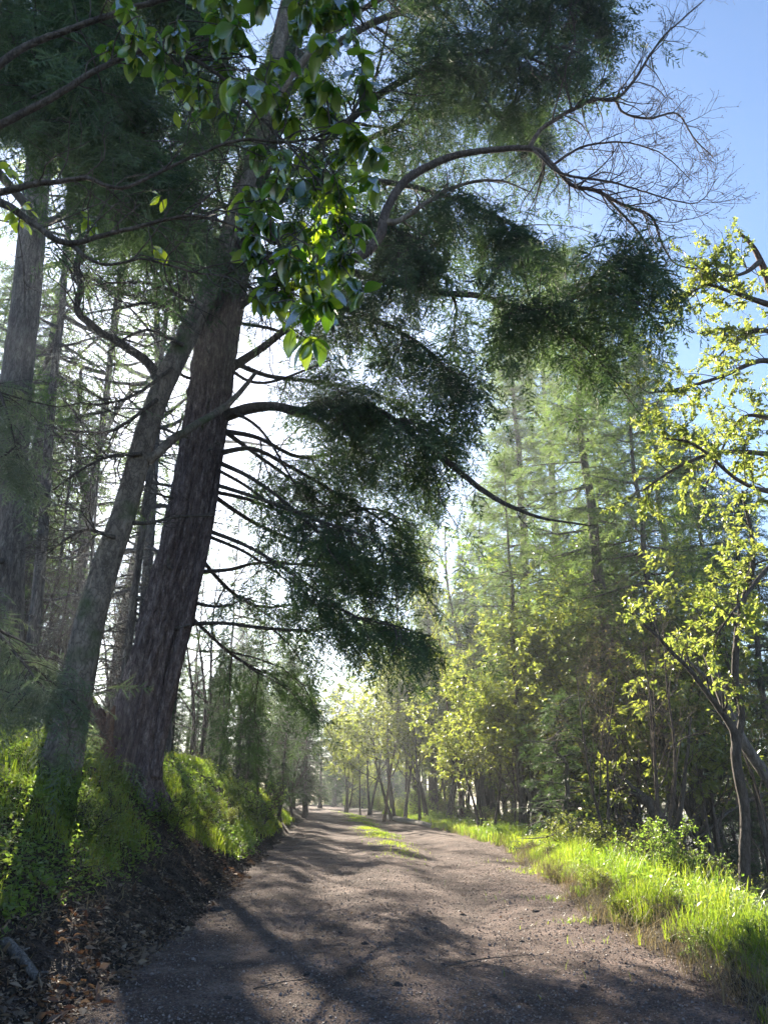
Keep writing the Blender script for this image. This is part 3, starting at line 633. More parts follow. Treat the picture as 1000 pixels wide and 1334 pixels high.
# the rest of the crown, above the frame
g = np.random.default_rng(77); mt = MB(); mf = MB(); nl = 30
o, _ = along(P[None], np.zeros(nl, int), g.uniform(.60, .99, nl)); az = np.arange(nl) * 2.4
pr = np.linspace(1, .15, nl); o = o[np.argsort(o[:, 2])]
def upper(tree, LB, rr):
    for q, ra in zip(LB, rr):
        mt = MB(); mf = MB(); tubes(mt, q[None], taper(np.array([ra]), 9, .2), 5); fir_fol(g, mt, mf, q[None], .15, 1, .22, .9, .12, .4, .5, .25, FR_MID, .85)
        lo = mt.build('limb', M['barkdark'], tree, True); mf.build('foliage', M['fir'], lo, origin=np.array(tree.location))
upper(FIRT, grow(g, o, np.stack([np.cos(az), np.sin(az), .1 + 0 * az], -1), 4.2 * pr * g.uniform(.6, 1.2, nl), 9, .08, (0, 0, -.02)), .05 * pr)

# ================================================================== LEANING MAPLE in front of the fir
MB0 = at(84, 990, 12); MB0[2] = float(zg(MB0[0], MB0[1]))
MAP = thing('maple_tree', MB0, 'slanting smooth-barked tree with a fork near the sun and bare budding branches', 'tree')
P, r = pxpath([(66, 1040, 12, 60), (82, 985, 12, 54), (97, 915, 12, 47), (118, 810, 12, 42), (140, 735, 12, 38), (163, 665, 12, 34), (182, 595, 12, 32), (200, 535, 12, 30), (216, 495, 12, 30), (238, 450, 12, 29), (262, 398, 11.9, 26), (288, 335, 11.8, 24), (322, 240, 11.7, 21), (352, 120, 11.6, 18), (385, -50, 11.5, 14), (420, -260, 11.4, 7)], 200)
mb = MB(); trunk_mesh(mb, P, r * .93, 40, .014, 1.5, .6, .2, 4, 12); mb.build('trunk', M['barkmaple'], MAP, True)


def bough(tree, pts, n=60, tw=(0, 0, 0), L=(.8, .4, .2), bark='twig', buds=True, seed=0, t0=.3, up=.03, sides=8):
    g = np.random.default_rng(seed + 500); P, r = pxpath(pts, n); r = r * (.75 if seed in (4, 5, 6, 7, 8) else 1); P = P + np.cumsum(g.normal(0, .004, P.shape), 0)
    mt = MB(); tubes(mt, P, r, sides); mf = MB()
    if tw[0]:
        o, d, ix, t = spawn(g, P[None], tw[0], t0, 1, .85); A = grow(g, o, d, L[0] * g.uniform(.35, 1.3, len(o)) * (1.2 - .5 * t), 9, .17, (0, 0, up)); tubes(mt, A, taper(np.clip(.5 * r[(t * (n - 1)).astype(int)], .004, .02), 9, .3), 5)
        o, d, ix, t = spawn(g, A, tw[1], .15, 1, .75); B = grow(g, o, d, L[1] * g.uniform(.3, 1.3, len(o)) * (1.2 - .5 * t), 6, .2, (0, 0, up)); tubes(mt, B, taper(np.full(len(o), .0048), 6, .5), 4)
        ends = [A, B]
        if tw[2]:
            o, d, ix, t = spawn(g, B, tw[2], .2, 1, .75); C = grow(g, o, d, L[2] * g.uniform(.3, 1.3, len(o)), 4, .2, (0, 0, up)); tubes(mt, C, taper(np.full(len(o), .003), 4, .6), 3); ends.append(C)
        if buds:
            for E in ends:
                stamp(mt, OCT, E[:, -1], E[:, -1] - E[:, -2], g.normal(size=(len(E), 3)), g.uniform(.008, .015, len(E)), g.uniform(0, 1, len(E)))
                m = g.uniform(0, 1, len(E)) < .5; stamp(mt, OCT, E[m, -2], E[m, -1] - E[m, -2], g.normal(size=(m.sum(), 3)), g.uniform(.006, .011, m.sum()), g.uniform(0, 1, m.sum()))
    o = mt.build('limb', M[bark], tree, True)


bough(MAP, [(210, 500, 12, 16), (200, 482, 12, 13), (188, 466, 12, 12), (165, 450, 12, 11), (135, 434, 12, 10), (112, 416, 12, 10), (103, 400, 12, 9), (106, 375, 12, 9), (100, 347, 12, 9), (106, 325, 12, 8), (104, 285, 12, 8), (85, 230, 12, 7), (60, 150, 12, 5), (40, 60, 12, 3)], 110, (16, 5, 3), (1.0, .5, .25), 'barkdark', seed=1, t0=.3)
bough(MAP, [(194, 600, 12, 13), (208, 588, 12, 12), (228, 568, 12.1, 11), (250, 553, 12.3, 10), (300, 520, 13.6, 8), (335, 480, 14.2, 5)], 40, (6, 3, 0), (.6, .3, .2), 'barkmaple', seed=2)
bough(MAP, [(165, 682, 12, 7), (195, 680, 12, 5), (230, 672, 12.1, 4), (280, 668, 12.3, 3)], 30, (8, 3, 0), (.4, .2, .1), 'barkdark', seed=3)
bough(MAP, [(285, 340, 11.8, 20), (330, 335, 11.7, 20), (400, 348, 11.6, 19), (460, 338, 11.5, 18), (492, 312, 11.5, 18), (503, 275, 11.5, 16), (528, 237, 11.5, 15), (570, 212, 11.5, 13), (620, 198, 11.5, 11), (690, 193, 11.5, 9.5), (716, 212, 11.5, 8), (745, 240, 11.5, 7), (775, 247, 11.5, 6.5), (815, 268, 11.5, 5.5), (848, 282, 11.5, 4.5), (862, 318, 11.5, 3.5), (880, 345, 11.5, 2.5), (925, 352, 11.5, 1.5)], 150, (38, 5, 2), (1.3, .5, .22), 'twig', seed=4, t0=.55)
bough(MAP, [(688, 195, 11.5, 9), (702, 172, 11.5, 7.5), (722, 158, 11.5, 7), (750, 143, 11.5, 6.5), (772, 131, 11.5, 6), (802, 131, 11.5, 5.5), (828, 102, 11.5, 5), (853, 62, 11.5, 4), (872, 40, 11.5, 3), (915, 3, 11.5, 1.5)], 80, (32, 5, 2), (1.1, .5, .2), 'twig', seed=5, t0=.2)
bough(MAP, [(802, 131, 11.5, 5), (812, 147, 11.5, 4), (845, 154, 11.5, 4), (880, 149, 11.5, 3), (902, 180, 11.5, 2.5), (925, 205, 11.5, 1.5)], 50, (22, 5, 2), (.8, .4, .2), 'twig', seed=6, t0=.2)
bough(MAP, [(690, 193, 11.5, 6), (730, 225, 11.3, 5), (790, 235, 11.2, 4), (840, 250, 11.1, 3), (905, 265, 11.0, 2), (935, 230, 11, 1.2)], 50, (26, 5, 2), (.9, .45, .2), 'twig', seed=7, t0=.25)
bough(MAP, [(720, 215, 11.5, 5), (760, 190, 11.3, 4), (810, 185, 11.2, 3), (860, 200, 11.1, 2), (900, 235, 11, 1.2)], 50, (20, 5, 2), (.9, .45, .2), 'twig', seed=7, t0=.2)
bough(MAP, [(780, 248, 11.5, 5), (830, 300, 11.4, 4), (850, 350, 11.3, 3), (842, 400, 11.2, 1.5)], 40, (16, 5, 2), (.7, .4, .2), 'twig', seed=8, t0=.15)
bough(MAP, [(745, 145, 11.5, 5), (735, 95, 11.5, 4), (748, 50, 11.5, 3), (740, 5, 11.5, 1.5)], 40, (18, 5, 2), (.9, .45, .2), 'twig', seed=6, t0=.15)
bough(MAP, [(500, 290, 11.5, 13), (520, 285, 11.6, 10), (555, 262, 11.8, 8), (600, 240, 12, 6), (650, 235, 12.2, 4), (690, 250, 12.3, 2)], 50, (16, 5, 3), (.9, .4, .2), 'barkmaple', seed=8, t0=.2)
bough(MAP, [(330, 215, 11.7, 12), (360, 130, 11.3, 10), (430, 40, 11, 8), (500, -5, 10.7, 6), (560, -60, 10.5, 3)], 50, (14, 5, 3), (1., .5, .2), 'barkmaple', seed=9)
for k, (x0, y0, x1, y1, x2, y2) in enumerate([(275, 360, 215, 330, 150, 335), (300, 310, 245, 260, 170, 240), (250, 425, 205, 395, 160, 400), (290, 335, 330, 380, 365, 400), (310, 280, 350, 250, 420, 235), (270, 380, 230, 330, 225, 270), (240, 450, 190, 430, 140, 460), (225, 480, 170, 520, 110, 530), (205, 520, 150, 560, 90, 560), (185, 590, 130, 600, 70, 640), (150, 700, 110, 690, 60, 720), (262, 400, 200, 370, 120, 370)]):
    bough(MAP, [(x0, y0, 11.8, 6), (x1, y1, 11.6, 4), (x2, y2, 11.4, 2)], 40, (12, 5, 2), (.8, .4, .2), 'barkdark', seed=20 + k, t0=.15)

# ================================================================== BROAD-LEAVED EVERGREEN overhanging from the left
g = np.random.default_rng(31)
EV0 = np.array([-3.7, 3.4, float(zg(-3.7, 3.4))])
EVG = thing('madrone_tree', EV0, 'evergreen whose large glossy oval leaves hang down closest to the viewer', 'tree')
mt = MB(); P = cr([np.append(EV0 + [0, 0, -.2], .15), np.append(EV0 + [-.1, .1, 1.4], .12), np.append(EV0 + [.15, .2, 2.8], .10), np.append(EV0 + [.5, .2, 4.2], .08), np.append(EV0 + [.8, .1, 5.8], .04)], 50); tubes(mt, P[:, :3], P[:, 3], 12)
mt.build('trunk', M['barkred'], EVG, True)
Q0 = P[30, :3]; D = 3.7
limbs = [[(-40, 262, D, 12), (20, 250, D, 9), (60, 243, D, 7), (110, 236, D, 6), (160, 250, D, 5), (240, 215, D, 4), (310, 190, D, 4), (380, 190, D, 3), (440, 170, D, 2.5), (475, 120, D, 2)],
         [(-40, 255, D, 14), (10, 268, D, 11), (45, 292, D, 9), (92, 317, D, 8), (150, 303, D, 6), (205, 290, D, 5), (265, 282, D, 4), (330, 300, D, 4), (390, 330, D, 3), (430, 380, D, 2)],
         [(-40, 120, D, 12), (40, 60, D, 9), (120, 30, D, 8), (200, 5, D, 7), (290, -20, D, 5), (370, -20, D, 4), (450, 0, D, 3), (480, 40, D, 2)],
         [(-40, 180, D, 11), (60, 130, D, 9), (140, 80, D, 7), (210, 60, D, 6), (280, 90, D, 5), (330, 140, D, 4), (390, 200, D, 3), (440, 270, D, 2.5), (455, 330, D, 2)],
         [(92, 317, D, 6), (130, 340, D, 4), (180, 330, D, 3), (250, 345, D, 3), (310, 360, D, 2.5), (365, 400, D, 2)]]
hung = [[(x, y) for x, y in ((300, 0), (345, 15), (390, 10), (430, 5), (460, 15), (330, 70), (370, 90), (420, 60), (455, 95), (480, 130), (410, 120), (350, 130), (375, 160), (430, 150), (470, 190), (300, 110), (318, 160), (345, 210), (395, 215), (440, 215), (475, 240), (365, 250), (410, 265), (450, 270), (330, 265), (385, 300), (425, 310), (455, 305), (345, 300), (330, 330), (370, 345), (405, 350), (440, 345), (360, 375), (395, 390), (335, 385), (455, 380), (400, 425), (425, 395), (165, 35), (190, 50), (205, 75), (225, 55), (180, 85), (215, 100), (240, 120), (250, 75), (170, 60), (150, 75), (270, 20), (265, 130), (290, 60), (310, 40), (385, 45), (440, 40))]]
hung[0] = hung[0] + [(x + g.normal(0, 16), y + g.normal(0, 16)) for x, y in hung[0] if x > 240]
LP = [pxpath(l, 60)[0] for l in limbs]
for k, l in enumerate(limbs):
    pts, rr = pxpath(l, 60)
    if k < 4: lead = cr(np.vstack([P[26 + 6 * k, :3], .5 * (P[26 + 6 * k, :3] + pts[0]) + [0, 0, .15], pts[0]]), 12)[:-1]; pts = np.vstack([lead, pts]); rr = np.r_[np.full(11, rr[0]), rr]
    pts = pts + np.cumsum(g.normal(0, .0025, pts.shape), 0)
    mt = MB(); mf = MB(); tubes(mt, pts, rr, 7)
    o, d, ix, t = spawn(g, pts[None], 20, .3, 1, .9); A = grow(g, o, d, .55 * g.uniform(.4, 1.3, len(o)), 7, .2, (0, 0, -.03)); tubes(mt, A, taper(np.full(len(o), .005), 7, .4), 5)
    o, d, ix, t = spawn(g, A, 3, .2, 1, .8); B = grow(g, o, d, .22 * g.uniform(.4, 1.4, len(o)), 5, .25); tubes(mt, B, taper(np.full(len(o), .003), 5, .5), 4)
    # leaf rosettes hang where the twigs reach the leafy side
    for x, y in hung[0]:
        q = at(x + g.normal(0, 6), y - 14 + g.normal(0, 5), D + g.normal(0, .16)); dist = np.linalg.norm(pts - q, axis=1); j = int(np.argmin(dist))
        if int(np.argmin([np.linalg.norm(p - at(x, y - 14, D), axis=1).min() for p in LP])) != k: continue
        j = max(0, j - 4); s = cr(np.vstack([pts[j], .65 * pts[j] + .35 * q + g.normal(0, .05, 3) + [0, 0, .05], .3 * pts[j] + .7 * q + g.normal(0, .06, 3) + [0, 0, .05], q, q + g.normal(0, .04, 3) + [.02, 0, -.05]]), 18)
        tubes(mt, s, np.linspace(.0055, .0028, 18), 5)
        n = int(g.integers(11, 17)); tt = g.uniform(.55, 1, n); o, tg = along(s[None], np.zeros(n, int), tt); az = g.uniform(0, 6.28, n)
        ax = np.stack([np.cos(az) * .75, np.sin(az) * .75, -.75 + g.normal(0, .35, n)], -1); up = g.normal(0, .35, (n, 3)) + np.stack([np.cos(az) * .7, np.sin(az) * .7, np.full(n, .7)], -1)
        stampv(g, mf, BIG, o, ax, up, np.clip(g.normal(.125, .035, n), .05, .19), np.clip(g.normal(.38, .36, n), 0, 1))
    if k in (0, 1):
        for x, y in ((12, 215), (22, 230), (35, 272), (28, 282), (15, 275), (108, 283), (122, 292), (210, 255), (238, 150), (200, 325), (178, 45))[k::2]:
            n = 5; q = at(x, y, D); az = g.uniform(0, 6.28, n); o = np.repeat(q[None], n, 0) + g.normal(0, .02, (n, 3))
            s = cr(np.vstack([pts[int(np.argmin(np.linalg.norm(pts - q, axis=1)))], q]), 6); tubes(mt, s, np.full(6, .003), 4)
            stampv(g, mf, BIG, o, np.stack([np.cos(az), np.sin(az), -.6 + 0 * az], -1), g.normal(0, .4, (n, 3)) + [0, 0, 1], g.uniform(.06, .1, n), np.clip(g.normal(.75, .2, n), 0, 1))
    lo = mt.build('limb', M['barkdark'], EVG, True); mf.build('leaves', M['madrone'], lo, smooth=True, origin=EV0)

# ================================================================== FIR with dark boughs hanging in at the top left
LFB = at(8, 880, 17); LFB[2] = float(zg(LFB[0], LFB[1]))
LFT = thing('fir_tree', LFB, 'thick grey fir trunk at the left edge, dark needle boughs hanging across the top corner', 'tree')
P, r = pxpath([(0, 1010, 17, 56), (3, 900, 17, 54), (8, 750, 17, 50), (14, 600, 17, 48), (24, 480, 17, 45), (35, 380, 17, 42), (48, 250, 17, 38), (62, 120, 17, 34), (80, -60, 17, 28), (110, -350, 17, 16), (130, -560, 17, 6)], 160)
mb = MB(); trunk_mesh(mb, P, r * .86, 64, .045, 3.0, .4, .2, 5, 5); mb.build('trunk', M['barkgrey'], LFT, True)
fine = dict(space=.12, blen=.85, droop=.12, hang=.45, ssc=.38, sspace=.21, strands=1, slen=.5, TS=FR_NEAR)
def fn(**k): d = dict(fine); d.update(k); return d
limb(LFT, [(50, 230, 17, 12), (20, 130, 10.5, 11), (10, 60, 8.5, 9), (40, 30, 7.2, 8), (100, 40, 6.4, 6), (150, 80, 6, 4), (175, 130, 5.8, 2)], fn(t0=.3), seed=41, extra=4, exl=1.2)
limb(LFT, [(45, 280, 17, 12), (-20, 200, 10.5, 11), (-40, 140, 8.5, 9), (10, 115, 7.2, 8), (70, 120, 6.4, 6), (130, 160, 5.9, 4), (200, 215, 5.6, 2)], fn(t0=.4, space=.07), seed=42, extra=4, exl=1.1)
limb(LFT, [(60, 130, 17, 12), (80, 20, 10.5, 11), (110, -40, 8.5, 9), (160, -50, 7.2, 8), (210, -30, 6.4, 6), (260, 0, 6, 4)], fn(t0=.35), seed=43, extra=3, exl=1.1)
limb(LFT, [(70, 60, 17, 11), (40, -50, 10.5, 10), (30, -70, 8.5, 9), (70, -50, 7.4, 7), (120, 0, 6.6, 5), (150, 60, 6.2, 3)], fn(t0=.35), seed=44, extra=3, exl=1.2)
limb(LFT, [(46, 300, 17, 9), (100, 270, 11.5, 8), (160, 250, 10, 7), (220, 270, 9, 5), (270, 300, 8.4, 3)], fn(t0=.3, dens=.55, strands=2), seed=45, extra=2, exl=.9)
limb(LFT, [(55, 180, 17, 9), (110, 120, 12, 8), (180, 90, 11, 7), (250, 100, 10.4, 5), (310, 150, 10, 3)], fn(t0=.3, dens=.6), seed=46, extra=3, exl=1.1)
# lower boughs, needles shining against the light
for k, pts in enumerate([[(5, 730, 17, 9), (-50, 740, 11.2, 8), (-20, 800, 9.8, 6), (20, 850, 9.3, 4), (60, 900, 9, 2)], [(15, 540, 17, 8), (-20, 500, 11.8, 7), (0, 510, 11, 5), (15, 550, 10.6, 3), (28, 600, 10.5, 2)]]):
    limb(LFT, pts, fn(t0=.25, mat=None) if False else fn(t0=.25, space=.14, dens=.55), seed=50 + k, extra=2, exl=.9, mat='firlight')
g = np.random.default_rng(78); mt = MB(); mf = MB(); nl = 34
o, _ = along(P[None], np.zeros(nl, int), np.sort(g.uniform(.62, .99, nl))); az = np.arange(nl) * 2.4; pr = np.linspace(1, .15, nl)
upper(LFT, grow(g, o, np.stack([np.cos(az), np.sin(az), .1 + 0 * az], -1), 3.2 * pr, 9, .08, (0, 0, -.02)), .04 * pr)


# ================================================================== shared kinds of trees
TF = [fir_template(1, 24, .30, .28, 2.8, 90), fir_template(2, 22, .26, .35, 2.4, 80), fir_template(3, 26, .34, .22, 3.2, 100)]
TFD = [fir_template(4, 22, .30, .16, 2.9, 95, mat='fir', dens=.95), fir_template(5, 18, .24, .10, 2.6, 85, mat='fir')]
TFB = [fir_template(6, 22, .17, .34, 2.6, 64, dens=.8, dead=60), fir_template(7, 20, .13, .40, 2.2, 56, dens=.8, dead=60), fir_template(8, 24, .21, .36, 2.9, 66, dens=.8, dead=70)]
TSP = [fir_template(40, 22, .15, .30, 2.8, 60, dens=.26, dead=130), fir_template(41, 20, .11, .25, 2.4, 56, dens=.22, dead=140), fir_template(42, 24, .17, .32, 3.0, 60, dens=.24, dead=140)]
TSAP = [fir_template(9, 4, .06, .03, 1.15, 60, ssc=.26, mat='fir', dead=0, blen=.5, sp_=.16)]
TL = [leaf_template(1, 6, .06, 1), leaf_template(2, 7, .07, 2, spread=.12), leaf_template(3, 5, .05, 3, spread=.2)]
TLG = [leaf_template(4, 9, .12, 1, mat='green', t0=.38, lsize=.11), leaf_template(5, 10, .13, 2, mat='green', t0=.35, lsize=.11, spread=.1)]
TLB = [leaf_template(6, 9, .09, 2, (9, 6, 4), mat='brown', leafs=2, lsize=.05, t0=.25, bark='twig', spread=.15), leaf_template(7, 8, .08, 3, (8, 6, 4), mat='brown', leafs=1, lsize=.05, t0=.25, bark='twig', spread=.2)]
TM = [leaf_template(8, 10, .15, 1, (10, 6, 5), (.3, .14, .06), 8, .13, .42, 'yellow', 'barkred', wander=.13)]
TB = [leaf_template(20, 1.2, .012, 7, (7, 4, 3), (.3, .18, .09), 6, .05, .1, 'yellow', 'barkdark', .35), leaf_template(21, 1.0, .010, 8, (7, 4, 3), (.34, .2, .1), 6, .045, .05, 'cover', 'barkdark', .5), leaf_template(22, 1.5, .012, 9, (7, 4, 3), (.28, .16, .08), 2, .045, .15, 'brown', 'twig', .35)]
TSN = [leaf_template(30, 10, .09, 1, (14, 4, 3), (.13, .06, .03), 0, .05, .2, 'brown', 'barkgrey', .0, wander=.035, ang=1.2, up=-.02)]

g = np.random.default_rng(60)
# ---- right-hand trees one can tell apart
def firR(px, Y, wpx0, pts, label, T, ptop, name='fir_tree', cat='tree', rot=0, tilt=(0, 0), wide=1, dz=0):
    return place_px(T, px, Y, ptop, name, label, cat, rot=rot, tilt=tilt, wide=wide)

firR(808, 25, 0, 0, 'straight grey fir trunk, thickest of those behind the sunlit verge, with a pale green crown', TF[0], 330, tilt=(0, R(-2)), rot=1)
firR(868, 22, 0, 0, 'dark upright fir trunk just right of the thick grey one behind the verge', TFB[2], 420, tilt=(0, R(-1)), rot=2)
firR(784, 30, 0, 0, 'slim pale trunk standing left of the thick grey fir on the right slope', TFB[1], 430, tilt=(0, R(-3)), rot=3, wide=.8)
firR(826, 27, 0, 0, 'thin dark trunk squeezed between the two biggest trunks of the right slope', TFB[1], 470, tilt=(0, R(-1)), rot=4.4, wide=.7)
firR(700, 38, 0, 0, 'tall light green conifer rising behind the tangle of broken twigs over the track', TF[2], 395, rot=5)
firR(905, 36, 0, 0, 'tall bluish conifer showing above the yellow-green leaves on the right', TF[1], 445, rot=.4)
firR(960, 30, 0, 0, 'dusky conifer filling the right edge behind the twisted dark stems', TFD[0], 560, rot=1.9)
firR(750, 48, 0, 0, 'slender conifer whose tip stands highest against the blue sky right of the hanging bough', TF[1], 370, rot=2.7)
firR(640, 52, 0, 0, 'hazy conifer over the yellow saplings, right of the bright gap above the track', TF[0], 640, rot=4.1)
firR(560, 50, 0, 0, 'thin wispy conifer standing in the bright sky gap above the track', TFB[0], 690, rot=.9, wide=.8)
firR(1010, 24, 0, 0, 'conifer half cut by the right edge of the picture behind the big yellow-leaved tree', TFD[1], 640, rot=.2)
place_px(TSAP[0], 735, 21, 905, 'fir_sapling', 'bushy dark green young fir at the back of the sunlit verge', 'sapling', rot=.5, wide=1.3)
# ---- middle distance, both sides of the track
place_px(TM[0], 601, 37, 745, 'madrone_tree', 'curving dark-stemmed tree with yellowing leaves, largest by the far end of the verge', 'tree', rot=1.2, tilt=(0, R(-4)), wide=.55)
place_px(TM[0], 499, 46, 850, 'madrone_tree', 'small crooked tree with a bent reddish trunk where the track bends away', 'tree', rot=4.0, tilt=(0, R(-3)), wide=.6)
place_px(TLG[0], 470, 58, 880, 'broadleaf_tree', 'thin pale-leaved tree left of the small crooked one at the track end', 'tree', rot=2, wide=.5)
mids = [(530, 50, 880, TL[0], 'yellow-green sapling right of the crooked red trunk'), (560, 44, 850, TL[1], 'twin-stemmed sapling with golden leaves beside the curving dark-stemmed tree'), (640, 42, 815, TL[0], 'bright yellow sapling behind the pale log end of the verge'),
        (665, 36, 870, TL[2], 'low spreading sapling right of the curving dark-stemmed tree'), (610, 46, 830, TL[1], 'leafy golden sapling growing behind the curving dark-stemmed tree'), (690, 33, 800, TLG[1], 'mid-green tree left of the bushy young fir'), (715, 30, 870, TL[1], 'light green sapling crowding the bushy young fir'),
        (770, 28, 900, TL[2], 'small leafy sapling between the young fir and the slim pale trunk'), (540, 60, 860, TLG[0], 'greyish green tree farther off behind the golden saplings'), (585, 58, 800, TLG[1], 'tall hazy green tree behind the golden saplings'), (510, 64, 880, TL[0], 'pale hazy sapling beyond the crooked red trunk'), (450, 66, 930, TL[2], 'low yellow bush glowing at the far end of the track')]
for k, (px, Y, pt, T, lab) in enumerate(mids): place_px(T, px, Y, pt, 'sapling', lab, 'sapling', rot=k * 1.7, wide=1.0)
# ---- twisted dark stems by the right edge
g = np.random.default_rng(61)
def stems(name, label, base, stemlist, leafs=0, lsize=.09, tw=(6, 4, 3), L=(.7, .35, .18), mat='yellow', bark='barkred', cat='tree', t0=.4, up=.03, foot=True):
    b = at(*base); b[2] = float(zg(b[0], b[1])) if foot else b[2]
    o = thing(name, b, label, cat); mt = MB(); mf = MB()
    for s in stemlist:
        P, r = pxpath(s, 50); P = P + np.cumsum(g.normal(0, .006, P.shape), 0); tubes(mt, P, r, 9)
        if tw: leafy(g, mt, mf, P[None], r[None], *tw, *L, leafs, lsize, t0, .85, up, r_min=.0028)
    mt.build('trunk', M[bark], o, True)
    if mf.V: mf.build('crown', M[mat], o)
    return o
stems('madrone_tree', 'dark thin twisted tree forking low down near the right edge', (968, 1150, 13.5),
      [[(968, 1190, 13.5, 17), (967, 1140, 13.5, 15), (969, 1060, 13.5, 13), (958, 990, 13.5, 13), (955, 955, 13.5, 11), (930, 915, 13.5, 8), (900, 875, 13.5, 6), (862, 835, 13.5, 5), (825, 800, 13.5, 3)],
       [(959, 985, 13.5, 11), (965, 930, 13.5, 8), (955, 870, 13.5, 9), (960, 800, 13.5, 8), (975, 720, 13.5, 6), (960, 640, 13.5, 3)]], 7, .085, (9, 4, 3), (.8, .4, .2), t0=.5, bark='barkdark', mat='olive')
stems('madrone_tree', 'leaning trunk with a grey broken-off end beside the dark twisted tree', (1030, 1150, 14.5),
      [[(1040, 1160, 14.5, 20), (1025, 1060, 14.5, 17), (1000, 1010, 14.5, 15), (972, 970, 14.5, 14), (955, 940, 14.5, 13), (938, 895, 14.5, 13), (922, 850, 14.5, 12)], [(940, 912, 14.5, 6), (915, 885, 14.5, 5), (890, 860, 14.5, 3), (872, 838, 14.5, 2)]], 2, .09, (4, 3, 3), (.5, .25, .12), bark='barkgrey', t0=.3)
stems('slumped_tree', 'dark trunk slumped at a slant against the slope below the dark upright fir', (880, 1110, 19),
      [[(886, 1135, 19, 26), (878, 1105, 19, 24), (856, 1060, 19, 17), (835, 1040, 19.2, 13), (815, 1022, 19.5, 10)], [(880, 1120, 19, 12), (884, 1075, 19, 8), (892, 1010, 19, 5), (900, 930, 19, 3)]], 1, .08, (7, 4, 3), (.7, .35, .2), bark='barkdark', cat='fallen tree', t0=.2)
# ---- the yellow-green leafy tree at the right edge
YB = at(1062, 1150, 12); YB[2] = float(zg(YB[0], YB[1]))
YT = thing('madrone_tree', YB, 'tree at the right edge with sprays of shining yellow-green leaves against the sky', 'tree')
mt = MB(); P, r = pxpath([(1075, 1230, 12, 30), (1062, 1100, 12, 27), (1050, 900, 12, 24), (1040, 700, 12, 20), (1030, 520, 12, 16), (1010, 400, 12, 12), (985, 330, 12, 7), (960, 300, 12, 3)], 80); tubes(mt, P, r, 12); mt.build('trunk', M['barkred'], YT, True)
for k, l in enumerate([[(1010, 400, 12, 9), (980, 390, 11.9, 7), (945, 378, 11.7, 5), (915, 372, 11.6, 3), (885, 395, 11.5, 2)], [(1028, 480, 12, 9), (990, 470, 11.8, 7), (940, 490, 11.6, 5), (890, 505, 11.5, 4), (845, 512, 11.4, 2)], [(1035, 600, 12, 10), (985, 590, 11.8, 7), (930, 590, 11.6, 5), (880, 610, 11.5, 4), (835, 640, 11.4, 2)],
                       [(1036, 640, 12, 9), (1000, 640, 11.4, 7), (960, 625, 11, 5), (905, 580, 10.8, 4), (860, 570, 10.7, 2)], [(1020, 440, 12, 8), (990, 430, 12.4, 6), (960, 440, 12.8, 4), (930, 470, 13, 2)], [(990, 340, 12, 8), (970, 355, 11.8, 5), (945, 360, 11.6, 3), (930, 350, 11.5, 2)], [(1040, 720, 12, 8), (1000, 740, 11.6, 6), (960, 790, 11.3, 4), (930, 830, 11.1, 2)], [(1035, 560, 12, 8), (1000, 545, 12.6, 6), (960, 550, 13, 4), (915, 640, 13.3, 2)]]):
    P, r = pxpath(l, 40); mt = MB(); mf = MB(); tubes(mt, P, r, 7); gg = np.random.default_rng(300 + k)
    o, d, ix, t = spawn(gg, P[None], 17, .1, 1, .8); A = grow(gg, o, d, .8 * gg.uniform(.4, 1.2, len(o)), 7, .18, (0, 0, .05)); tubes(mt, A, taper(np.full(len(o), .009), 7, .35), 5)
    o, d, ix, t = spawn(gg, A, 5, .25, 1, .75); B = grow(gg, o, d, .32 * gg.uniform(.4, 1.3, len(o)), 5, .2, (0, 0, .08)); tubes(mt, B, taper(np.full(len(o), .004), 5, .5), 3)
    leaves(gg, mf, B, 24, .078, hang=.2, t0=.1)
    lo = mt.build('limb', M['twig'], YT, True); mf.build('leaves', M['olive'], lo, origin=YB)

# ---- left bank, behind the two leaning trees
lefts = [(26, 21, -60, TSP[2], 'fir_tree', 'slim dark fir trunk close behind the thick grey trunk at the left edge', R(-4), .8), (97, 24, 250, TSN[0], 'fir_tree', 'thin straight dark stem left of the sun, beside the forked bare tree', R(-6), .35), (150, 19, -20, TSP[1], 'fir_tree', 'slender trunk standing between the slanting tree and the massive fir', R(0), .7), (170, 26, 100, TSN[0], 'snag', 'thin dead stem close right of the slender trunk behind the massive fir', R(0), .9),
         (212, 27, 120, TSN[0], 'fir_tree', 'distant trunk rising straight through the fork of the slanting tree', R(0), .7)]
for k, (px, Y, pt, T, nm, lab, ti, wd) in enumerate(lefts): place_px(T, px, Y, pt, nm, lab, 'tree', rot=k * 1.3, tilt=(0, ti), wide=wd)
stems('broadleaf_tree', 'forked bare tree against the glare just left of the sun', (108, 940, 34), [[(104, 960, 34, 14), (107, 840, 34, 13), (108, 720, 34, 12), (112, 650, 34, 11), (122, 615, 34, 9), (133, 560, 34, 8), (140, 500, 34, 7), (150, 420, 34, 6), (165, 340, 34, 4)], [(112, 645, 34, 10), (104, 610, 34, 8), (100, 560, 34, 6), (105, 480, 34, 4)], [(135, 570, 34, 6), (150, 540, 34, 5), (175, 500, 34, 3)]], 1, .09, (12, 5, 4), (1.6, .8, .4), mat='brown', bark='barkgrey')
stems('broken_stump', 'rotten red-brown stump between the slanting tree and the massive fir', (128, 985, 14.4), [[(132, 1010, 14.4, 44), (128, 970, 14.4, 38), (122, 940, 14.4, 30), (118, 918, 14.4, 16), (112, 900, 14.4, 5)], [(140, 980, 14.3, 20), (146, 950, 14.3, 12), (150, 925, 14.3, 4)]], 0, 0, None, bark='barkred', cat='stump')
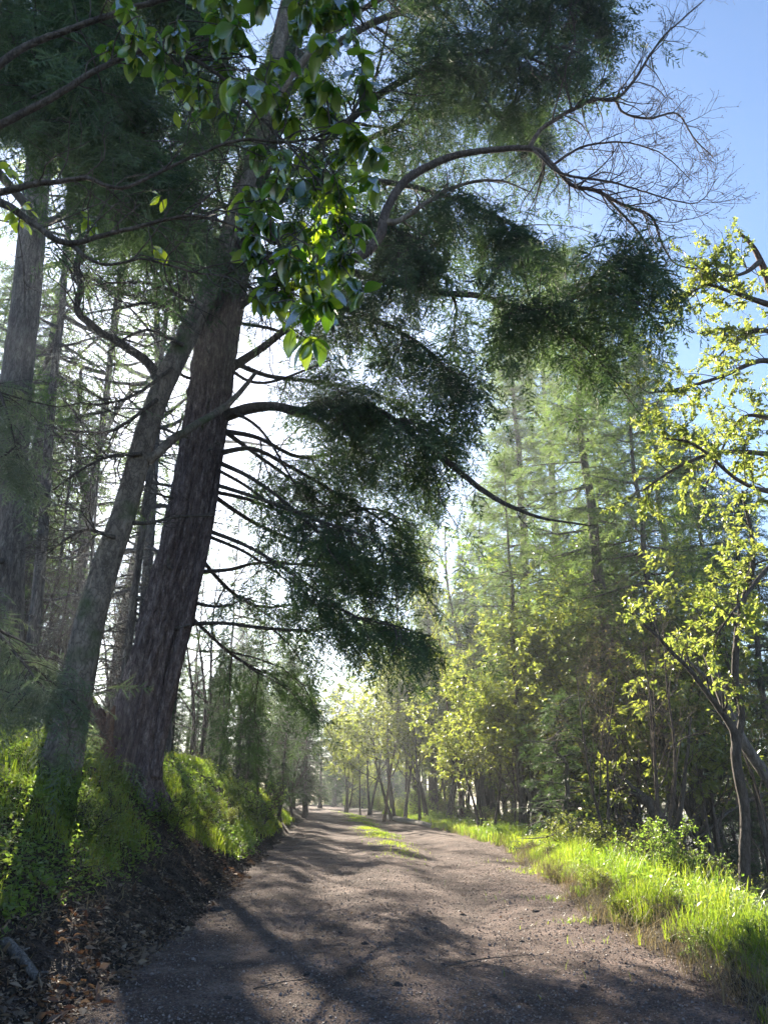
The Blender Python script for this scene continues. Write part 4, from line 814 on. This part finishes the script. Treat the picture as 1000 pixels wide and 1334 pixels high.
place_px(TFD[0], 366, 35, 840, 'fir_tree', 'dark leaning fir where the left bank meets the far track', 'tree', rot=1, tilt=(0, R(4)), wide=.9)
place_px(TFD[1], 322, 33, 830, 'fir_tree', 'bushy dark fir left of the dark leaning one on the left bank', 'tree', rot=2.2)
place_px(TFD[1], 286, 27, 850, 'fir_tree', 'low dark fir crowding the right side of the massive trunk', 'tree', rot=3.2, wide=.9)
place_px(TFD[0], 398, 52, 880, 'fir_tree', 'grey-green hazy fir left of the track beyond the dark leaning one', 'tree', rot=4.2)
place_px(TLB[0], 385, 42, 940, 'shrub', 'reddish dry thicket at the foot of the dark leaning fir', 'bush', rot=1, wide=1.2)
for k, (px, Y, pt, lab, ti) in enumerate([(-6, 30, -40, 'grey fir trunk hardly showing between the two trunks at the left edge', -2), (72, 33, 60, 'faint tall fir left of the forked bare tree', -4), (128, 47, 120, 'pale far fir between the forked bare tree and the slanting tree', -3), (290, 44, 640, 'slim fir right of the massive trunk with thin drooping branches', 0), (335, 52, 660, 'slim hazy fir seen under the long level limb', 0)]):
    place_px(TSP[k % 3], px, Y, pt, 'fir_tree', lab, 'tree', rot=k * 1.9, tilt=(0, R(ti)), wide=.85)
for k, (px, Y, pt, lab) in enumerate([(790, 19, 800, 'many-stemmed bare brush left of the slumped dark trunk'), (835, 17, 760, 'thin leaning bare stems behind the slumped dark trunk'), (990, 16, 840, 'bare brush tangled at the right edge behind the dark twisted tree'), (930, 21, 700, 'taller bare stems rising left of the dark twisted tree'),]):
    place_px(TLB[k % 2], px, Y, pt, 'thicket', lab, 'thicket', rot=k * 1.3, wide=.8)
for k, (px, Y, pt, T, lab) in enumerate([(800, 29, 690, TLG[0], 'warm green leafy tree behind the thick grey fir of the right slope'), (850, 25, 760, TL[1], 'yellow-green twin-stemmed sapling beside the dark upright fir'), (905, 22, 800, TL[2], 'spreading yellow-green sapling right of the dark upright fir'), (940, 27, 640, TLG[1], 'tall warm green twin tree behind the dark twisted tree'), (990, 21, 780, TL[0], 'leafy sapling low at the right edge behind the leaning broken trunk'), (770, 34, 720, TL[1], 'light leafy tree filling the space left of the thick grey fir'),
                                        (520, 47, 850, TL[2], 'sunlit pale green sapling close right of the crooked red trunk'), (545, 42, 870, TL[0], 'sunlit sapling between the crooked red trunk and the pale log'), (575, 40, 830, TL[1], 'full light green sapling left of the curving dark-stemmed tree'), (482, 60, 890, TL[1], 'sunlit light green sapling at the right side of the far bend'), (630, 31, 880, TL[2], 'low sunlit sapling at the back of the verge right of the curving tree')]):
    place_px(T, px, Y, pt, 'sapling', lab, 'sapling', rot=k * 1.4, wide=1.15)
# ---- ranks of trees farther off
g = np.random.default_rng(63)
def rank(n, box, tops, TS, name, label, group, wide=(.8, 1.15), thin_=.5, mind=1.6):
    done = []; tries = 0
    while len(done) < n and tries < 4000:
        tries += 1; Y = g.uniform(*box[2:]); px = g.uniform(*box[:2]); x = at(px, 900, Y)[0]
        c_ = x + .343 * Y; open_ = -5 < c_ < 12 and x < 0 and Y < 75
        if open_ and g.uniform() < thin_ or (-1.9 < x + .361 * Y < .5 and Y < 80 and x < 0 and px < 330) or (.9 < x + .361 * Y < 13 and Y < 56 and x < 0 and tops[1] > 9.6 and g.uniform() < .93): continue
        if xl(np.array(Y)) - 1.2 < x < xr(np.array(Y)) + 1.2 or any((x - a) ** 2 + (Y - b) ** 2 < mind ** 2 for a, b in done): continue
        done.append((x, Y)); U = TSP if open_ and TS is TFB else TS; place(U[int(g.integers(len(U)))], x, Y, min(g.uniform(*tops), .3 * (Y - 8) + 2 if open_ and U is not TSP else 99), name, label, 'tree', group, g.uniform(0, 6.28), g.uniform(*wide), tilt=(g.normal(0, .02), g.normal(0, .02)))
rank(40, (-150, 330, 26, 62), (13, 22), TFB, 'fir_tree', 'sparse backlit fir trunk in the bright stand behind the left bank', 'firs in the backlit stand behind the left bank', mind=2.4)
rank(8, (30, 330, 21, 42), (12, 19), TLB, 'broadleaf_tree', 'tall leafless tree with a mesh of fine twigs against the glare', 'tall leafless trees against the glare', thin_=0, mind=1.6)
rank(9, (-120, 330, 22, 50), (6, 11), TLB, 'broadleaf_tree', 'bare grey understorey tree among the backlit firs of the left bank', 'bare trees in the backlit stand')
rank(18, (215, 440, 27, 55), (4, 5.8), TFD + TLG[:1], 'fir_tree', 'bushy green young tree filling the wood between the massive trunk and the track', 'young trees between the massive trunk and the track', thin_=0, mind=1.5)
rank(30, (120, 425, 46, 100), (8, 15), TFD + TLG, 'fir_tree', 'dense dusky fir far along the left side of the track', 'dusky firs far along the left side', mind=2.2)
rank(40, (350, 530, 96, 128), (9, 14), TFD, 'fir_tree', 'blue hazed fir closing the view beyond the end of the track', 'hazed firs beyond the track end', mind=2.2)
rank(7, (800, 1010, 40, 90), (14, 24), TF, 'fir_tree', 'tall conifer far behind the trunks near the right edge', 'tall conifers behind the right edge', mind=3)
rank(28, (520, 790, 40, 90), (12, 24), TF + TLG, 'fir_tree', 'pale green conifer in the hazy wood beyond the right slope', 'pale conifers beyond the right slope', mind=2.6)
rank(7, (600, 1000, 24, 45), (11, 17), TFB, 'fir_tree', 'slim half bare conifer trunk on the right slope', 'slim half bare conifers on the right slope', mind=2.2)
rank(17, (540, 770, 26, 60), (6, 12), TLG + TL, 'broadleaf_tree', 'light leafy understorey tree among the trunks of the right slope', 'leafy understorey of the right slope', mind=2)
rank(5, (640, 1080, 18, 42), (4, 7), TLB, 'broadleaf_tree', 'bare brushy thicket tree among the trunks of the right slope', 'bare thicket of the right slope', mind=1.8)
rank(26, (375, 560, 78, 112), (3, 6), TL + TLG, 'broadleaf_tree', 'small hazy tree crowding the far bend of the track', 'small hazy trees at the far bend', mind=1.5)
for k, (px, Y, pt, lab) in enumerate([(400, 66, 905, 'narrow dusky fir at the left rim of the bright gap over the far track'), (418, 82, 915, 'hazy fir standing lowest in the gap over the far track'), (436, 92, 900, 'hazy bluish fir in the middle of the gap over the far track'), (455, 98, 910, 'pale hazy fir at the right rim of the gap over the far track'), (384, 58, 890, 'dark bushy fir where the bank hides the bend')]): place_px(TFD[k % 2], px, Y, pt, 'fir_tree', lab, 'tree', rot=k * 2.1, wide=1.3)
# ---- bushes
rank2 = [(40, 10.4, 1060, 'light green leafy bush in the sun at the left edge of the bank', 1, .9), (112, 11, 1010, 'pale green leafy bush between the two trunk shadows on the bank', 1, .8), (225, 14.5, 1020, 'leafy bush in front of the roots of the massive fir', 1, .8), (262, 17, 1030, 'bright yellow-green bush on the bank right of the massive fir', 0, .8), (300, 21, 1045, 'low golden bush on the sunny bank crest', 0, .7),
         (335, 27, 1005, 'rounded bush at the far end of the grassy bank', 1, 1.0), (350, 32, 1010, 'feathery brown bush where the bank drops to the track', 2, 1.0)]
for k, (px, Y, pt, lab, ti, wd) in enumerate(rank2): place_px(TB[ti], px, Y, pt, 'bush', lab, 'bush', rot=k * 1.1, wide=1.15)
for k in range(34):
    Y = 14 + 24 * g.uniform() ** 1.3; d = 1.2 + g.gamma(2, .45); x = float(xr(np.array(Y))) + d; ti = int(g.choice([0, 0, 2, 1]))
    place(TB[ti], x, Y, g.uniform(.7, 1.4), 'bush', ['yellow-leaved bush along the back of the sunlit verge', 'green bush along the back of the sunlit verge', 'straw-coloured twiggy bush along the back of the sunlit verge'][ti], 'bush', ['yellow bushes behind the verge', 'green bushes behind the verge', 'straw-coloured bushes behind the verge'][ti], g.uniform(0, 6.28), g.uniform(.9, 1.3))
for k in range(22):
    Y = 7.5 + 14 * g.uniform() ** 1.2; x = float(xr(np.array(Y))) + .15 + g.gamma(1.6, .35); ti = int(g.choice([0, 1, 2]))
    place(TB[ti], x, Y, g.uniform(.22, .5), 'weed', ['yellow-green leafy weed among the verge grass', 'low green weed among the verge grass', 'dry stalky weed among the verge grass'][ti], 'weed', ['yellow weeds in the verge', 'green weeds in the verge', 'dry weeds in the verge'][ti], g.uniform(0, 6.28), g.uniform(.9, 1.3))
for k in range(26):
    Y = 11 + 30 * g.uniform() ** 1.2; x = float(xr(np.array(Y))) + 2.4 + g.gamma(2, 1.0); place(TB[int(g.choice([1, 2, 2]))], x, Y, g.uniform(.9, 1.8), 'bush', 'brushy undergrowth bush on the slope below the verge', 'bush', 'undergrowth on the right slope', g.uniform(0, 6.28), g.uniform(1, 1.4))
for k in range(22):
    Y = 15 + 30 * g.uniform(); x = float(xl(np.array(Y))) - 3.2 - g.gamma(2, 1.2); place(TB[int(g.choice([1, 1, 2]))], x, Y, g.uniform(.7, 1.5), 'bush', 'undergrowth bush in the shade behind the left bank', 'bush', 'undergrowth behind the left bank', g.uniform(0, 6.28), g.uniform(1, 1.4))
for k in range(22):
    Y = 45 + 40 * g.uniform(); x = float(xr(np.array(Y))) + .5 + g.gamma(1.5, 1.2); place(TB[int(g.choice([0, 0, 1]))], x, Y, g.uniform(.9, 2.0), 'bush', 'golden roadside bush near the far bend of the track', 'bush', 'golden bushes near the far bend', g.uniform(0, 6.28), g.uniform(1, 1.4))

# ---- pale log, stones, clods
def rough(g, r, sx=1, sy=1, sz=.7, n=2, amp=.25):
    import bmesh
    bm = bmesh.new(); bmesh.ops.create_icosphere(bm, subdivisions=n + 1, radius=1); V = np.array([v.co[:] for v in bm.verts]); T = np.array([[v.index for v in f.verts] for f in bm.faces]); bm.free()
    s = g.uniform(0, 50); k = np.array([1 + amp * mnoise.fractal(Vector(v * 1.4) + Vector((s, 0, 0)), 1., 2., 4) for v in V]); return V * k[:, None] * np.array([sx, sy, sz]) * r, T
def log(name, label, cat, A, B, ra, rb, bark='log'):
    A = np.array(A); B = np.array(B); P = cr([np.append(A, ra * .9), np.append(A + (B - A) * .04, ra), np.append(A + (B - A) * .5 + [0, 0, .02], .5 * (ra + rb)), np.append(A + (B - A) * .97, rb), np.append(B, rb * .8)], 40)
    o = thing(name, A, label, cat); mb = MB(); trunk_mesh(mb, P[:, :3], P[:, 3], 20, ra * .12, 1.5, 3., 0, 3, 4); n = mb.n
    V = mb.V[0]; mb.add(np.vstack([V[:20], V[:20].mean(0)[None]]), T=[(k, 20, (k + 1) % 20) for k in range(20)]); mb.add(np.vstack([V[-20:], V[-20:].mean(0)[None]]), T=[((k + 1) % 20, 20, k) for k in range(20)])
    mb.build('trunk', M[bark], o, True)
    gg = np.random.default_rng(3); mb = MB(); o1, d, ix, t = spawn(gg, P[None, :, :3], 4, .2, .9, 1.2); tubes(mb, grow(gg, o1, d, np.full(4, ra * 2.2), 4, .1), taper(np.full(4, ra * .25), 4, .5), 6); mb.build('branch_stub', M[bark], o, True)
def gz(px, py, dz=0): q = gpt(px, py); q[2] = float(zg(q[0], q[1])) + dz; return q
a, b = gz(505, 1068, .12), gz(562, 1079, .10); log('log', 'pale fallen log lying at the far corner of the verge', 'log', a, b, .17, .12)
a = at(2, 1262, 7.2); b = at(46, 1288, 6.9); a[2] = float(zg(a[0], a[1])) + .05; b[2] = float(zg(b[0], b[1])) + .04; log('log', 'short grey broken log end at the bottom left corner among dead leaves', 'log', a, b, .05, .035, 'barkgrey')
g = np.random.default_rng(70)
clods = []
for k in range(4):
    mb = MB(); V, T = rough(g, 1, 1, .8, .65, 1, .45); mb.add(V, T=T); clods.append(mb.mesh('clod', M['rock']))
spots = [(484, 1200), (470, 1172), (520, 1232), (488, 1236), (455, 1150), (540, 1160), (562, 1128), (512, 1120), (600, 1190), (640, 1170), (430, 1120), (575, 1260), (522, 1290), (350, 1240), (392, 1268), (610, 1240), (680, 1225), (760, 1285), (300, 1295), (470, 1135), (505, 1148), (555, 1185), (590, 1112), (620, 1130), (478, 1236), (410, 1190), (700, 1190), (645, 1300), (560, 1215), (440, 1215)]
for k, (px, py) in enumerate(spots):
    q = gz(px + g.normal(0, 4), py + g.normal(0, 2)); s = g.uniform(.018, .042); o = bpy.data.objects.new('clod', clods[k % 4]); COL.objects.link(o); o.location = (q[0], q[1], q[2] + s * .3); o.scale = (s * 1.2, s, s); o.rotation_euler = (0, 0, g.uniform(0, 6))
    tag(o, 'small dark clod lying loose on the cinder track', 'clod', 'dark clods on the track')
for px, py, s, lab in ((283, 1188, .075, 'dark stone at the tip of the sunlit strip beside the left bank'), (705, 1108, .13, 'larger dark lump of turf on the right edge of the track'), (672, 1104, .10, 'small dark lump on the track edge left of the larger turf lump'), (95, 1178, .09, 'pale rounded stone among the red dead leaves')):
    q = gz(px, py); mb = MB(); V, T = rough(g, s, 1.25, 1, .7, 2, .35); mb.add(V + q + [0, 0, s * .3], T=T)
    tag(mb.build('stone', M['rock'], origin=q), lab, 'stone')
rng = np.random.default_rng(71)
for k, (x0, y0, x1, y1) in enumerate(((290, 1195, 345, 1178), (585, 1262, 690, 1240), (100, 1302, 190, 1290), (330, 1285, 420, 1276))):
    a, b = gz(x0, y0, .015), gz(x1, y1, .02); mb = MB(); P = cr(np.vstack([a, .6 * a + .4 * b + [.03, .05, .01], b]), 16); tubes(mb, P, np.linspace(.008, .003, 16), 5); A = grow(rng, P[[5, 9, 12]], (b - a)[None] + rng.normal(0, .25, (3, 3)) * [1, 1, .05], np.full(3, .12), 4, .1); tubes(mb, A, taper(np.full(3, .004), 4, .4), 4)
    tag(mb.build('fallen_twig', M['twig'], origin=a), ['thin forked twig beside the sunlit strip at the foot of the left bank', 'long pale twig lying across the middle of the track', 'dry twig in the bottom left sunlit corner of the track', 'dark twig in the shade right of the fallen dead leaves'][k], 'twig')

# ================================================================== light and air
SUND = nrm(ray(180, 526)); EL_ = math.asin(SUND[2]); AZ = math.atan2(SUND[0], SUND[1])
sl = bpy.data.lights.new('sun', 'SUN'); so = bpy.data.objects.new('sun', sl); COL.objects.link(so)
sl.energy = 5.0; sl.angle = R(.53); sl.color = (1, .90, .74); so.rotation_euler = Vector(SUND).to_track_quat('Z', 'Y').to_euler()
wd = bpy.data.worlds.new('World'); scene.world = wd; wd.use_nodes = True; nt = wd.node_tree
sky = nt.nodes.new('ShaderNodeTexSky'); sky.sky_type = 'NISHITA'; sky.sun_disc = False; sky.sun_elevation = EL_; sky.sun_rotation = AZ
sky.dust_density = .45; sky.air_density = 1.0; sky.ozone_density = 4.0
bg = nt.nodes['Background']; nt.links.new(sky.outputs[0], bg.inputs[0]); bg.inputs[1].default_value = .056
HAZE = .0009
if HAZE:
    m, nt, N, out, L = newmat('haze'); pv = N('VolumePrincipled'); pv.inputs['Color'].default_value = (.86, .92, 1, 1); pv.inputs['Density'].default_value = HAZE; pv.inputs['Anisotropy'].default_value = .72; L(pv.outputs[0], out.inputs['Volume'])
    mb = MB(); c = np.array([(x, y, z) for x in (-190, 190) for y in (-40, 440) for z in (-16, 42)], float)
    mb.add(c, Q=[(0, 1, 3, 2), (4, 6, 7, 5), (0, 4, 5, 1), (2, 3, 7, 6), (0, 2, 6, 4), (1, 5, 7, 3)]); tag(mb.build('haze', m), kind='stuff')
scene.view_settings.view_transform = 'Standard'; scene.view_settings.look = 'None'; scene.view_settings.gamma = 1; scene.view_settings.exposure = 2.35
scene.render.engine = 'CYCLES'; cy = scene.cycles
cy.max_bounces = 5; cy.diffuse_bounces = 2; cy.glossy_bounces = 2; cy.transmission_bounces = 4; cy.transparent_max_bounces = 4; cy.volume_bounces = 0
cy.sample_clamp_indirect = 2; cy.sample_clamp_direct = 3; cy.use_denoising = True; cy.caustics_reflective = False; cy.caustics_refractive = False
print('script', round(time.time() - T00, 1), 's', len(bpy.data.objects), 'objects', sum(len(m.polygons) for m in bpy.data.meshes) // 1000, 'k faces')
